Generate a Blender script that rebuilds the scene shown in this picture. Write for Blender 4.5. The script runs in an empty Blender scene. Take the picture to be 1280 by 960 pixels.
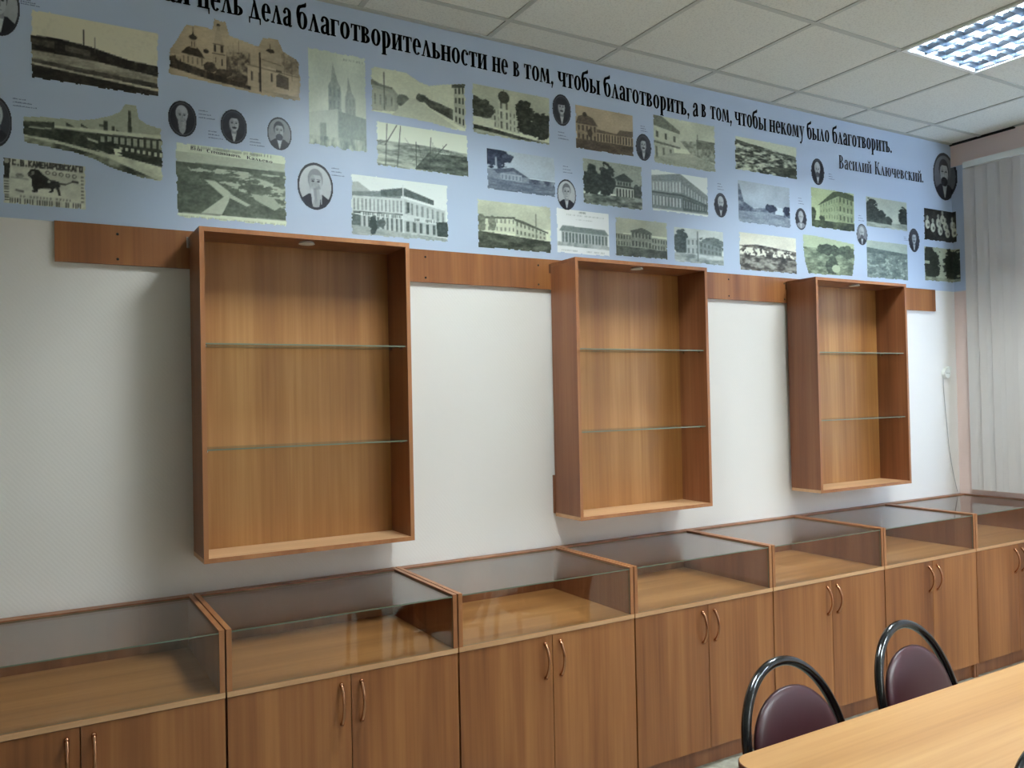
import bpy, bmesh, math, random
import numpy as np
from mathutils import Vector, Matrix
random.seed(7)
C = bpy.context.scene.collection
scn = bpy.context.scene
PI = math.pi

# ------------------------------------------------------------------ camera
CAM = Vector((-1.79275, -3.213, 1.585))
yaw, pit, rol, FPX = 0.53117, 0.01558, -0.0208, 1033.59
fw = Vector((math.sin(yaw)*math.cos(pit), math.cos(yaw)*math.cos(pit), math.sin(pit)))
rt = Vector((math.cos(yaw), -math.sin(yaw), 0)); up = rt.cross(fw)
rt2 = rt*math.cos(rol)+up*math.sin(rol); up2 = -rt*math.sin(rol)+up*math.cos(rol)
cd = bpy.data.cameras.new('camera'); cam = bpy.data.objects.new('camera', cd); C.objects.link(cam)
m = Matrix((rt2, up2, -fw)).transposed().to_4x4(); m.translation = CAM
cam.matrix_world = m
cd.sensor_fit = 'HORIZONTAL'; cd.sensor_width = 36.0; cd.lens = 36.0*FPX/1280.0
cd.clip_start = 0.02; cd.clip_end = 100
scn.camera = cam

# ------------------------------------------------------------------ world and exposure
w = bpy.data.worlds.new('world'); scn.world = w; w.use_nodes = True
w.node_tree.nodes['Background'].inputs[0].default_value = (0.55, 0.72, 1.0, 1)
w.node_tree.nodes['Background'].inputs[1].default_value = 15.0
LAMP_STRENGTH = 350.0
scn.view_settings.view_transform = 'Standard'
scn.view_settings.look = 'None'
scn.view_settings.gamma = 1.0
scn.view_settings.use_curve_mapping = False
scn.view_settings.exposure = 0.0

# ------------------------------------------------------------------ material helpers
def lin(c):
    return tuple(((x/255.0)/12.92 if x/255.0 <= 0.04045 else ((x/255.0+0.055)/1.055)**2.4) for x in c)
def mat(name, col, rough=0.6, metal=0.0, spec=0.5):
    m = bpy.data.materials.new(name); m.use_nodes = True
    b = m.node_tree.nodes['Principled BSDF']
    b.inputs['Base Color'].default_value = (*lin(col), 1)
    b.inputs['Roughness'].default_value = rough
    b.inputs['Metallic'].default_value = metal
    b.inputs['Specular IOR Level'].default_value = spec
    return m
def N(nt, t, **kw):
    n = nt.nodes.new(t)
    for k, v in kw.items(): setattr(n, k, v)
    return n
def wood(name, dark, midc, light, grain='z', rough=0.38, scale=1.0, spec=0.5, rnd=True):
    """laminate with wood print; grain runs along the given axis"""
    m = mat(name, midc, rough, 0, spec); nt = m.node_tree; L = nt.links; b = nt.nodes['Principled BSDF']
    tc = N(nt, 'ShaderNodeTexCoord')
    mp = N(nt, 'ShaderNodeMapping'); L.new(tc.outputs['Object'], mp.inputs['Vector'])
    s = {'x': (0.35, 6, 6), 'y': (6, 0.35, 6), 'z': (6, 6, 0.35)}[grain]
    mp.inputs['Scale'].default_value = tuple(v*scale for v in s)
    oi = N(nt, 'ShaderNodeObjectInfo')
    mu = N(nt, 'ShaderNodeMath', operation='MULTIPLY'); mu.inputs[1].default_value = 37.0 if rnd else 0.0
    L.new(oi.outputs['Random'], mu.inputs[0])
    n1 = N(nt, 'ShaderNodeTexNoise', noise_dimensions='4D'); n1.inputs['Scale'].default_value = 1.6
    n1.inputs['Detail'].default_value = 3; n1.inputs['Roughness'].default_value = 0.55; n1.inputs['Distortion'].default_value = 0.35
    L.new(mp.outputs[0], n1.inputs['Vector']); L.new(mu.outputs[0], n1.inputs['W'])
    mp2 = N(nt, 'ShaderNodeMapping'); L.new(tc.outputs['Object'], mp2.inputs['Vector'])
    s2 = {'x': (2.0, 90, 90), 'y': (90, 2.0, 90), 'z': (90, 90, 2.0)}[grain]
    mp2.inputs['Scale'].default_value = s2
    n2 = N(nt, 'ShaderNodeTexNoise', noise_dimensions='4D'); n2.inputs['Scale'].default_value = 1.0; n2.inputs['Detail'].default_value = 2
    L.new(mp2.outputs[0], n2.inputs['Vector']); L.new(mu.outputs[0], n2.inputs['W'])
    mx = N(nt, 'ShaderNodeMath', operation='MULTIPLY_ADD'); mx.inputs[1].default_value = 0.30
    L.new(n2.outputs[0], mx.inputs[0]); L.new(n1.outputs[0], mx.inputs[2])
    cr = N(nt, 'ShaderNodeValToRGB'); L.new(mx.outputs[0], cr.inputs[0])
    e = cr.color_ramp.elements
    e[0].position = 0.44; e[0].color = (*lin(dark), 1)
    e[1].position = 0.86; e[1].color = (*lin(light), 1)
    k = e.new(0.64); k.color = (*lin(midc), 1)
    L.new(cr.outputs[0], b.inputs['Base Color'])
    return m
def glass(name, tint=(250, 251, 250), f0=0.085):
    """clear pane: real Fresnel reflection over plain transmission"""
    m = bpy.data.materials.new(name); m.use_nodes = True; nt = m.node_tree; nt.nodes.clear(); L = nt.links
    out = N(nt, 'ShaderNodeOutputMaterial'); mix = N(nt, 'ShaderNodeMixShader')
    tr = N(nt, 'ShaderNodeBsdfTransparent'); tr.inputs[0].default_value = (*lin(tint), 1)
    gl = N(nt, 'ShaderNodeBsdfGlossy'); gl.inputs['Roughness'].default_value = 0.02
    g = N(nt, 'ShaderNodeNewGeometry'); d = N(nt, 'ShaderNodeVectorMath', operation='DOT_PRODUCT')
    L.new(g.outputs['Incoming'], d.inputs[0]); L.new(g.outputs['Normal'], d.inputs[1])
    ab = N(nt, 'ShaderNodeMath', operation='ABSOLUTE'); L.new(d.outputs['Value'], ab.inputs[0])
    om = N(nt, 'ShaderNodeMath', operation='SUBTRACT'); om.inputs[0].default_value = 1; L.new(ab.outputs[0], om.inputs[1])
    pw = N(nt, 'ShaderNodeMath', operation='POWER'); pw.inputs[1].default_value = 5; L.new(om.outputs[0], pw.inputs[0])
    ma = N(nt, 'ShaderNodeMath', operation='MULTIPLY_ADD'); ma.inputs[1].default_value = 1-f0; ma.inputs[2].default_value = f0
    L.new(pw.outputs[0], ma.inputs[0]); L.new(ma.outputs[0], mix.inputs[0])
    L.new(tr.outputs[0], mix.inputs[1]); L.new(gl.outputs[0], mix.inputs[2]); L.new(mix.outputs[0], out.inputs[0])
    return m

# ------------------------------------------------------------------ mesh helpers
def link(name, me, m, parent=None, smooth=False):
    if m is not None:
        for mm in (m if isinstance(m, (list, tuple)) else [m]): me.materials.append(mm)
    o = bpy.data.objects.new(name, me); C.objects.link(o)
    if parent: o.parent = parent
    if smooth: me.polygons.foreach_set('use_smooth', [True]*len(me.polygons))
    return o
def from_bm(bm, name):
    me = bpy.data.meshes.new(name); bmesh.ops.recalc_face_normals(bm, faces=bm.faces); bm.to_mesh(me); bm.free(); return me
def bx(bm, x0, x1, y0, y1, z0, z1, mi=0):
    vs = [bm.verts.new((x, y, z)) for x in (x0, x1) for y in (y0, y1) for z in (z0, z1)]
    for f in ((0,1,3,2), (4,6,7,5), (0,4,5,1), (2,3,7,6), (0,2,6,4), (1,5,7,3)):
        fc = bm.faces.new([vs[i] for i in f]); fc.material_index = mi
    return vs
def box(name, x0, x1, y0, y1, z0, z1, m, parent=None, bev=0.0):
    bm = bmesh.new(); bx(bm, min(x0,x1), max(x0,x1), min(y0,y1), max(y0,y1), min(z0,z1), max(z0,z1))
    if bev: bmesh.ops.bevel(bm, geom=bm.edges[:], offset=bev, segments=2, affect='EDGES', profile=0.7)
    return link(name, from_bm(bm, name), m, parent)
def tube(bm, pts, r, seg=10, caps=True, rb=None):
    """round tube along pts; r number or list; rb = flattening of the second axis"""
    pts = [Vector(p) for p in pts]; n = len(pts); rings = []
    prev = None
    for i, p in enumerate(pts):
        t = (pts[min(i+1, n-1)]-pts[max(i-1, 0)]).normalized()
        if prev is None:
            a = Vector((0, 0, 1)) if abs(t.z) < 0.9 else Vector((1, 0, 0))
            u = t.cross(a).normalized()
        else:
            u = (prev - t*prev.dot(t)).normalized()
        prev = u; v = t.cross(u)
        rr = r[i] if isinstance(r, (list, tuple)) else r
        rings.append([bm.verts.new(p+u*math.cos(2*PI*k/seg)*rr+v*math.sin(2*PI*k/seg)*rr*(rb or 1)) for k in range(seg)])
    for a, b in zip(rings, rings[1:]):
        for k in range(seg): bm.faces.new((a[k], a[(k+1) % seg], b[(k+1) % seg], b[k]))
    if caps: bm.faces.new(rings[0][::-1]); bm.faces.new(rings[-1])
def smooth_path(pts, n=8):
    pts = [np.array(p, float) for p in pts]; out = []
    P = [2*pts[0]-pts[1]]+pts+[2*pts[-1]-pts[-2]]
    for i in range(1, len(P)-2):
        for k in range(n):
            t = k/n; a, b, c, d = P[i-1], P[i], P[i+1], P[i+2]
            out.append(0.5*((2*b)+(-a+c)*t+(2*a-5*b+4*c-d)*t*t+(-a+3*b-3*c+d)*t**3))
    out.append(pts[-1]); return out
def empty(name, loc=(0,0,0), rz=0.0):
    o = bpy.data.objects.new(name, None); C.objects.link(o); o.location = loc; o.rotation_euler = (0,0,rz)
    o.empty_display_size = 0.1; return o
def tag(o, label=None, cat=None, group=None, kind=None):
    if label: o['label'] = label
    if cat: o['category'] = cat
    if group: o['group'] = group
    if kind: o['kind'] = kind
    return o
def kids(o): return [c for c in bpy.data.objects if c.parent == o]
def copy_tree(o, parent=None):
    c = o.copy(); C.objects.link(c); c.parent = parent
    for ch in kids(o): copy_tree(ch, c)
    return c

# ------------------------------------------------------------------ materials
M = {}
M['wood_v'] = wood('laminate_vertical', (114, 66, 34), (143, 89, 48), (168, 112, 64), 'z')
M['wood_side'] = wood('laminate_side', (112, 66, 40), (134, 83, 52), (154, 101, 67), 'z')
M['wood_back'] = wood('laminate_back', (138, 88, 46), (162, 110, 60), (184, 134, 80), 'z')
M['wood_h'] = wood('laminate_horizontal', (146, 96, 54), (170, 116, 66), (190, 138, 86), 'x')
M['edge'] = wood('laminate_edge_light', (188, 142, 100), (204, 160, 118), (216, 174, 132), 'x')
M['edge_brown'] = wood('laminate_edge_brown', (140, 88, 52), (158, 102, 62), (172, 118, 76), 'z')
M['table'] = wood('tabletop_beech', (160, 112, 60), (180, 132, 78), (196, 150, 96), 'x', 0.42, 0.8)
M['table_edge'] = mat('tabletop_edge', (110, 62, 40), 0.4)
M['glass'] = glass('pane_glass')
M['front_glass'] = glass('front_pane_glass', (250, 251, 250), 0.045)
M['shelf_glass'] = glass('shelf_glass', (246, 250, 247))
M['glass_edge'] = mat('glass_cut_edge', (104, 116, 98), 0.3)
M['handle'] = mat('copper_handle', (186, 136, 104), 0.2, 1.0)
M['black_tube'] = mat('black_enamel_tube', (8, 10, 14), 0.16, 0, 0.8)
M['maroon'] = mat('maroon_leatherette', (62, 26, 33), 0.36, 0, 0.5)
M['white_plastic'] = mat('white_plastic', (226, 228, 222), 0.4)
M['dark'] = mat('dark_hole', (14, 12, 10), 0.8)
M['cord'] = mat('grey_cord', (176, 174, 172), 0.6)
M['chrome'] = mat('chrome', (205, 205, 205), 0.2, 1.0)
M['tbar'] = mat('ceiling_t_bar', (186, 190, 184), 0.5)
M['frame_white'] = mat('lamp_frame_white', (235, 240, 240), 0.4)
M['louver'] = mat('lamp_louver_aluminium', (98, 108, 122), 0.30, 1.0)
M['reflector'] = mat('lamp_reflector', (235, 240, 245), 0.4)

def wall_mat(name, col, bump=0.05):
    m = mat(name, col, 0.75, 0, 0.3); nt = m.node_tree; L = nt.links; b = nt.nodes['Principled BSDF']
    tc = N(nt, 'ShaderNodeTexCoord'); mp = N(nt, 'ShaderNodeMapping'); mp.inputs['Rotation'].default_value = (0, math.radians(40), 0)
    L.new(tc.outputs['Object'], mp.inputs[0])
    wv = N(nt, 'ShaderNodeTexWave'); wv.inputs['Scale'].default_value = 26; wv.inputs['Distortion'].default_value = 2.0; wv.inputs['Detail'].default_value = 1
    wv.inputs['Detail Scale'].default_value = 3
    L.new(mp.outputs[0], wv.inputs[0])
    bp = N(nt, 'ShaderNodeBump'); bp.inputs['Strength'].default_value = bump; bp.inputs['Distance'].default_value = 0.002
    L.new(wv.outputs[0], bp.inputs['Height']); L.new(bp.outputs[0], b.inputs['Normal'])
    return m
M['wall'] = wall_mat('wallpaper_pale', (232, 228, 223), 0.06)
M['wall_end'] = wall_mat('wallpaper_pink', (230, 208, 200), 0.06)
def ceil_mat():
    m = mat('ceiling_tile', (214, 216, 208), 0.9, 0, 0.1); nt = m.node_tree; L = nt.links; b = nt.nodes['Principled BSDF']
    tc = N(nt, 'ShaderNodeTexCoord'); n = N(nt, 'ShaderNodeTexNoise'); n.inputs['Scale'].default_value = 120; n.inputs['Detail'].default_value = 3
    L.new(tc.outputs['Object'], n.inputs[0]); cr = N(nt, 'ShaderNodeValToRGB'); L.new(n.outputs[0], cr.inputs[0])
    cr.color_ramp.elements[0].position = 0.30; cr.color_ramp.elements[0].color = (*lin((206, 208, 202)), 1)
    cr.color_ramp.elements[1].position = 0.52; cr.color_ramp.elements[1].color = (*lin((222, 224, 217)), 1)
    L.new(cr.outputs[0], b.inputs['Base Color']); return m
M['ceiling'] = ceil_mat()
def floor_mat():
    m = mat('floor_linoleum', (150, 148, 136), 0.45); nt = m.node_tree; L = nt.links; b = nt.nodes['Principled BSDF']
    tc = N(nt, 'ShaderNodeTexCoord'); n = N(nt, 'ShaderNodeTexNoise'); n.inputs['Scale'].default_value = 22; n.inputs['Detail'].default_value = 6
    L.new(tc.outputs['Object'], n.inputs[0]); cr = N(nt, 'ShaderNodeValToRGB'); L.new(n.outputs[0], cr.inputs[0])
    cr.color_ramp.elements[0].position = 0.35; cr.color_ramp.elements[0].color = (*lin((136, 132, 118)), 1)
    cr.color_ramp.elements[1].position = 0.65; cr.color_ramp.elements[1].color = (*lin((172, 170, 156)), 1)
    L.new(cr.outputs[0], b.inputs['Base Color']); return m
M['floor'] = floor_mat()
M['banner'] = mat('banner_vinyl_blue', (188, 204, 226), 0.32, 0, 0.45)
M['ink'] = mat('banner_black_ink', (20, 22, 34), 0.45, 0, 0.4)
M['caption'] = mat('banner_caption_ink', (104, 118, 150), 0.5)
def print_mat():
    m = mat('banner_printed_picture', (200, 200, 200), 0.30, 0, 0.45); nt = m.node_tree
    a = N(nt, 'ShaderNodeVertexColor'); a.layer_name = 'print'
    nt.links.new(a.outputs[0], nt.nodes['Principled BSDF'].inputs['Base Color']); return m
M['print'] = print_mat()
def blind_mat():
    m = mat('blind_fabric', (226, 221, 217), 0.8, 0, 0.2); nt = m.node_tree; L = nt.links
    out = nt.nodes['Material Output']; b = nt.nodes['Principled BSDF']
    t = N(nt, 'ShaderNodeBsdfTranslucent'); t.inputs[0].default_value = (*lin((205, 205, 205)), 1)
    mx = N(nt, 'ShaderNodeMixShader'); mx.inputs[0].default_value = 0.3
    L.new(b.outputs[0], mx.inputs[1]); L.new(t.outputs[0], mx.inputs[2]); L.new(mx.outputs[0], out.inputs[0]); return m
M['blind'] = blind_mat()

# ------------------------------------------------------------------ room shell
XE, XW, YS, HC = 3.4931, -4.6, -6.4, 3.190
def struct(o): o['kind'] = 'structure'; return o
struct(box('floor', XW, XE+0.2, YS, 0.2, -0.1, 0.0, M['floor']))
struct(box('wall_back', XW-0.2, XE+0.2, 0.0, 0.2, 0.0, 3.4, M['wall']))
struct(box('wall_left', XW-0.2, XW, YS-0.2, 0.0, 0.0, 3.4, M['wall']))
struct(box('wall_front', XW, XE, YS-0.2, YS, 0.0, 3.4, M['wall']))
WY0, WY1, WZ0, WZ1 = -4.6, -0.55, 0.95, 2.95          # window opening in the right wall
bm = bmesh.new()
bx(bm, XE, XE+0.2, YS, WY0, 0, 3.4); bx(bm, XE, XE+0.2, WY1, 0.0, 0, 3.4)
bx(bm, XE, XE+0.2, WY0, WY1, 0, WZ0); bx(bm, XE, XE+0.2, WY0, WY1, WZ1, 3.4)
struct(link('wall_right', from_bm(bm, 'wall_right'), M['wall_end']))
bm = bmesh.new()
for y in (WY0+0.03, WY0+1.36, WY1-1.36, WY1-0.03): bx(bm, XE+0.06, XE+0.12, y-0.03, y+0.03, WZ0, WZ1)
bx(bm, XE+0.06, XE+0.12, WY0, WY1, WZ0, WZ0+0.06); bx(bm, XE+0.06, XE+0.12, WY0, WY1, WZ1-0.06, WZ1)
bx(bm, XE-0.10, XE+0.12, WY0, WY1, WZ0-0.03, WZ0)
win = struct(link('window_1', from_bm(bm, 'window_1'), M['white_plastic']))
box('window_pane', XE+0.085, XE+0.091, WY0, WY1, WZ0+0.05, WZ1-0.05, M['glass'], win)

# lamps' cells
XG0, YG0 = 0.0, -0.2029
lamp_cells = [(1.8, YG0-0.6), (-0.6, YG0-0.6), (1.8, YG0-3.0), (0.6, YG0-3.0), (1.8, YG0-5.4), (0.6, YG0-5.4)]  # last four are unseen lamps, added as fill for the wall and its shadows
bm = bmesh.new()
xs_ = [XW]+[XG0+0.6*i for i in range(-7, 6)]+[XE]
ys_ = [0.0]+[YG0-0.6*j for j in range(0, 11)]+[YS]
for i in range(len(xs_)-1):
    for j in range(len(ys_)-1):
        x0, x1, y1, y0 = xs_[i], xs_[i+1], ys_[j], ys_[j+1]
        if any(abs(x0-lx) < 0.01 and abs(y1-ly) < 0.01 for lx, ly in lamp_cells): continue
        bx(bm, x0, x1, y0, y1, HC+0.004, HC+0.02)
ceil = struct(link('ceiling', from_bm(bm, 'ceiling'), M['ceiling']))
bm = bmesh.new()
for x in xs_[1:-1]: bx(bm, x-0.011, x+0.011, YS, 0.0, HC, HC+0.005)
for y in ys_[1:-1]: bx(bm, XW, XE, y-0.011, y+0.011, HC-0.0005, HC+0.0045)
link('ceiling_grid', from_bm(bm, 'ceiling_grid'), M['tbar'], ceil)
struct(box('trim_1', XW, XE, -0.022, 0.0, HC-0.002, HC+0.003, M['tbar']))
struct(box('gap_shade_strip', XE-0.012, XE, -0.42, -0.0, HC-0.010, HC+0.003, M['dark']))  # black strip standing in for the shade in the gap without trim
struct(box('trim_3', XE-0.022, XE, YS, -0.42, HC-0.002, HC+0.003, M['tbar']))

# ------------------------------------------------------------------ ceiling lamps (recessed, four tubes, louver)
def emis(name, col, s):
    m = bpy.data.materials.new(name); m.use_nodes = True; b = m.node_tree.nodes['Principled BSDF']
    b.inputs['Base Color'].default_value = (0.9, 0.9, 0.9, 1)
    b.inputs['Emission Color'].default_value = (*col, 1); b.inputs['Emission Strength'].default_value = s; return m
M['tube_light'] = emis('fluorescent_tube', (0.885, 0.985, 0.985), LAMP_STRENGTH)
def make_lamp():
    t = empty('ceiling_light')
    bm = bmesh.new()
    bx(bm, -0.3, 0.3, -0.3, -0.282, -0.006, 0.0); bx(bm, -0.3, 0.3, 0.282, 0.3, -0.006, 0.0)
    bx(bm, -0.3, -0.282, -0.282, 0.282, -0.006, 0.0); bx(bm, 0.282, 0.3, -0.282, 0.282, -0.006, 0.0)
    link('frame', from_bm(bm, 'frame'), M['frame_white'], t)
    bm = bmesh.new()
    bx(bm, -0.292, -0.284, -0.29, 0.29, 0.0, 0.095); bx(bm, 0.284, 0.292, -0.29, 0.29, 0.0, 0.095)
    bx(bm, -0.284, 0.284, -0.29, -0.284, 0.0, 0.095); bx(bm, -0.284, 0.284, 0.284, 0.29, 0.0, 0.095)
    bx(bm, -0.284, 0.284, -0.284, 0.284, 0.090, 0.095)
    link('housing', from_bm(bm, 'housing'), M['reflector'], t)
    bm = bmesh.new()
    def wedge(axis, c, a0, a1, wb, wt, h=0.042):     # blade: narrow at the bottom, flaring to the top
        prof = [(c-wb, 0.001), (c+wb, 0.001), (c+wb*1.5, 0.018), (c+wt, h), (c-wt, h), (c-wb*1.5, 0.018)]
        r = []
        for a in (a0, a1):
            r.append([bm.verts.new((p, a, z) if axis == 'y' else (a, p, z)) for p, z in prof])
        k = len(prof)
        for i in range(k): bm.faces.new((r[0][i], r[0][(i+1) % k], r[1][(i+1) % k], r[1][i]))
        bm.faces.new(r[0]); bm.faces.new(r[1][::-1])
    for i in range(5): wedge('y', -0.28+0.14*i, -0.281, 0.281, 0.0035, 0.020)
    for j in range(7): wedge('x', -0.2625+0.0875*j, -0.281, 0.281, 0.0014, 0.006, 0.032)
    link('louver', from_bm(bm, 'louver'), M['louver'], t)
    for i in range(4):
        x = -0.21+0.14*i
        bm = bmesh.new(); tube(bm, [(x, -0.275, 0.066), (x, 0.275, 0.066)], 0.013, 8)
        link('lamp_tube', from_bm(bm, 'lamp_tube'), M['tube_light'], t, True)
    return t
lamp = make_lamp()
labs = ['square recessed louvered ceiling light glowing above the far end of the wall banner',
        'square louvered ceiling light in the front row, above the leftmost hanging cabinet',
        'added fill light out of view, square and louvered, middle row, nearest the windows',
        'added fill light out of view, square and louvered, middle row, away from the windows',
        'added fill light out of view, square and louvered, rear row, nearest the windows',
        'added fill light out of view, square and louvered, rear row, away from the windows']
for i, (lx, ly) in enumerate(lamp_cells):
    o = lamp if i == 0 else copy_tree(lamp)
    o.location = (lx+0.3, ly-0.3, HC)
    tag(o, labs[i], 'ceiling light', 'louvered lights set into the ceiling grid')

# ------------------------------------------------------------------ display cabinets
XS, P, D = -1.2776, 0.7894, 0.5814
def make_handle(parent, x):
    bm = bmesh.new()
    pts = []; rr = []
    for k in range(17):
        t = k/16; z = 0.530+0.128*t
        pts.append((x, -D-0.004-0.026*math.sin(PI*t)**0.75, z)); rr.append(0.0052+0.0016*abs(2*t-1)**2)
    tube(bm, pts, rr, 10, True)
    for z in (0.530, 0.658):
        bmesh.ops.create_uvsphere(bm, u_segments=10, v_segments=6, radius=0.0075, matrix=Matrix.Translation((x, -D-0.004, z)))
    return link('handle', from_bm(bm, 'handle'), M['handle'], parent, True)
def pane(name, x0, x1, y0, y1, z0, z1, parent, edge_axis):
    """glass sheet: faces across the thin axis are clear, the cut rim is greenish"""
    bm = bmesh.new(); bx(bm, x0, x1, y0, y1, z0, z1); bm.normal_update(); bmesh.ops.recalc_face_normals(bm, faces=bm.faces)
    for f in bm.faces:
        n = f.normal; a = abs(n.z) if edge_axis == 'z' else abs(n.y)
        f.material_index = 0 if a > 0.5 else 1
    me = bpy.data.meshes.new(name); bm.to_mesh(me); bm.free()
    return link(name, me, [M['shelf_glass'] if 'shelf' in name else M['front_glass'] if 'front' in name else M['glass'], M['glass_edge']], parent)
def make_display():
    t = empty('display_cabinet')
    x0, x1 = 0.0025, P-0.0025
    bm = bmesh.new()
    for a in (x0+0.001, x1-0.017): bx(bm, a, a+0.016, -D+0.018, -0.004, 0.0, 0.687)
    bx(bm, x0+0.017, x1-0.017, -0.010, -0.004, 0.078, 0.687)
    bx(bm, x0+0.017, x1-0.017, -D+0.018, -0.010, 0.080, 0.096)
    link('carcass', from_bm(bm, 'carcass'), M['wood_side'], t)
    box('plinth', x0+0.017, x1-0.017, -0.548, -0.532, 0.0, 0.080, M['wood_side'], t)
    xm = P/2
    for s, (a, b) in enumerate(((x0+0.001, xm-0.0015), (xm+0.0015, x1-0.001))):
        d = box('door', a, b, -D, -D+0.016, 0.082, 0.686, M['wood_v'], t, 0.0008)
        make_handle(d, xm-0.034 if s == 0 else xm+0.034)
    box('deck', x0, x1, -D-0.001, -0.004, 0.688, 0.704, M['wood_h'], t)
    box('deck_edge', x0, x1, -D-0.0022, -D-0.001, 0.688, 0.704, M['edge'], t)['label'] = 'pale front edge strip of the deck'
    for a in (x0, x1-0.016):
        sp = box('side_panel', a, a+0.016, -D+0.001, -0.004, 0.7045, 0.8924, M['wood_side'], t)
        bm = bmesh.new(); bx(bm, a, a+0.016, -D-0.0002, -D+0.001, 0.7045, 0.8932); bx(bm, a, a+0.016, -D+0.001, -0.004, 0.8924, 0.8932)
        link('edge_banding', from_bm(bm, 'edge_banding'), M['edge_brown'], sp)
    box('back_panel', x0+0.016, x1-0.016, -0.020, -0.004, 0.7045, 0.8924, M['wood_side'], t)
    box('rear_rail', x0+0.0165, x1-0.0165, -0.046, -0.0202, 0.878, 0.8924, M['wood_side'], t)
    pane('glass_top', x0+0.017, x1-0.017, -D+0.003, -0.0465, 0.883, 0.887, t, 'z')
    pane('glass_front', x0+0.017, x1-0.017, -D+0.004, -D+0.008, 0.705, 0.8825, t, 'y')
    return t
disp = make_display()
dl = ['wooden glass-topped display cabinet cut off by the left edge of the picture',
      'wooden glass-topped display cabinet directly under the leftmost hanging cabinet',
      'wooden glass-topped display cabinet standing under the bare wall between the left and middle hanging cabinets',
      'wooden glass-topped display cabinet directly under the middle hanging cabinet',
      'wooden glass-topped display cabinet behind the nearer chair, left of the rightmost hanging cabinet',
      'wooden glass-topped display cabinet under the rightmost hanging cabinet, behind the farther chair',
      'wooden glass-topped display cabinet at the far end of the row, in the room corner']
dparts = {}
for k in range(-1, 6):
    o = disp if k == -1 else copy_tree(disp)
    x = XS+k*P
    o.location = (x, 0, 0)
    tag(o, dl[k+1], 'display cabinet', 'glass-topped display cabinets along the wall')
    if k == 5: o.scale = ((XE-x-0.004)/P, 1, 1)

# ------------------------------------------------------------------ hanging cabinets
WC, ZT, ZB, DC = 0.785, 2.1982, 1.0322, 0.2149
def make_wall_cabinet():
    t = empty('wall_cabinet')
    y0, y1 = -DC, -0.0172
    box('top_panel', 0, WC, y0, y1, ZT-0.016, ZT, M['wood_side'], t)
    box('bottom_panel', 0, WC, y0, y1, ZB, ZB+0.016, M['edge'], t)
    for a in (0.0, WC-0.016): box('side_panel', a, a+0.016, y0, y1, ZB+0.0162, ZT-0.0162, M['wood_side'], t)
    bm = bmesh.new()
    bx(bm, 0, WC, y0-0.001, y0, ZT-0.016, ZT); bx(bm, 0, WC, y0-0.001, y0, ZB, ZB+0.016)
    bx(bm, 0, 0.016, y0-0.001, y0, ZB+0.0162, ZT-0.0162); bx(bm, WC-0.016, WC, y0-0.001, y0, ZB+0.0162, ZT-0.0162)
    link('edge_banding', from_bm(bm, 'edge_banding'), M['edge_brown'], t)
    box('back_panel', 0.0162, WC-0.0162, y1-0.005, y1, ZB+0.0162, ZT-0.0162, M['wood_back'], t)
    for z in (1.795, 1.424):
        s = pane('glass_shelf', 0.0175, WC-0.0175, -0.200, y1-0.006, z-0.005, z, t, 'z')
        for x in (0.0165, WC-0.0265):
            for y in (-0.165, -0.055):
                box('shelf_pin', x, x+0.010, y-0.004, y+0.004, z-0.012, z-0.0055, M['chrome'], s)
    bm = bmesh.new()
    bmesh.ops.create_cone(bm, cap_ends=True, segments=20, radius1=0.030, radius2=0.026, depth=0.008, matrix=Matrix.Translation((WC/2, -0.16, ZT-0.0205)))
    link('downlight', from_bm(bm, 'downlight'), M['white_plastic'], t)['label'] = 'small round spotlight under the top panel'
    bm = bmesh.new()
    bx(bm, -0.010, -0.0005, -0.019, -0.0165, ZT-0.045, ZT-0.004)
    hb = link('hanging_bracket', from_bm(bm, 'hanging_bracket'), M['chrome'], t)
    return t
wc = make_wall_cabinet()
wl = ['open wooden wall cabinet with two glass shelves, leftmost and largest in view of the three',
      'open wooden wall cabinet with two glass shelves, middle one of the three on the wall',
      'open wooden wall cabinet with two glass shelves, rightmost of the three, nearest the window blinds']
for i, x in enumerate((-1.2727, 0.3044, 1.8775)):
    o = wc if i == 0 else copy_tree(wc)
    o.location = (x, 0, 0)
    tag(o, wl[i], 'wall cabinet', 'open wall cabinets with glass shelves')
    if i == 1:
        box('backing_strip', -0.004, 0.012, -0.0168, -0.003, 1.045, 1.22, M['wood_side'], o)

# mounting boards the cabinets hang on
segs = [(-1.7053, -0.88, 'brown wooden mounting board ending left of the leftmost hanging cabinet', [-1.511]),
        (-0.87, 0.69, 'brown wooden mounting board between the left and middle hanging cabinets', [-0.328, 0.238]),
        (0.70, 2.27, 'brown wooden mounting board between the middle and right hanging cabinets', [1.435, 1.86]),
        (2.28, 3.2607, 'short brown wooden mounting board sticking out right of the rightmost hanging cabinet', [])]
for a, b, lab, holes in segs:
    o = box('mounting_board', a, b, -0.0165, -0.0035, 2.0785, 2.2170, M['wood_v'])
    tag(o, lab, 'board', 'mounting boards behind the hanging cabinets')
    for hx in holes:
        for hz in (2.186, 2.098):
            bm = bmesh.new()
            bmesh.ops.create_cone(bm, cap_ends=True, segments=12, radius1=0.0048, radius2=0.0040, depth=0.0016, matrix=Matrix.Translation((hx, -0.0172, hz)) @ Matrix.Rotation(PI/2, 4, 'X'))
            link('screw', from_bm(bm, 'screw'), M['dark'], o)

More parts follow.
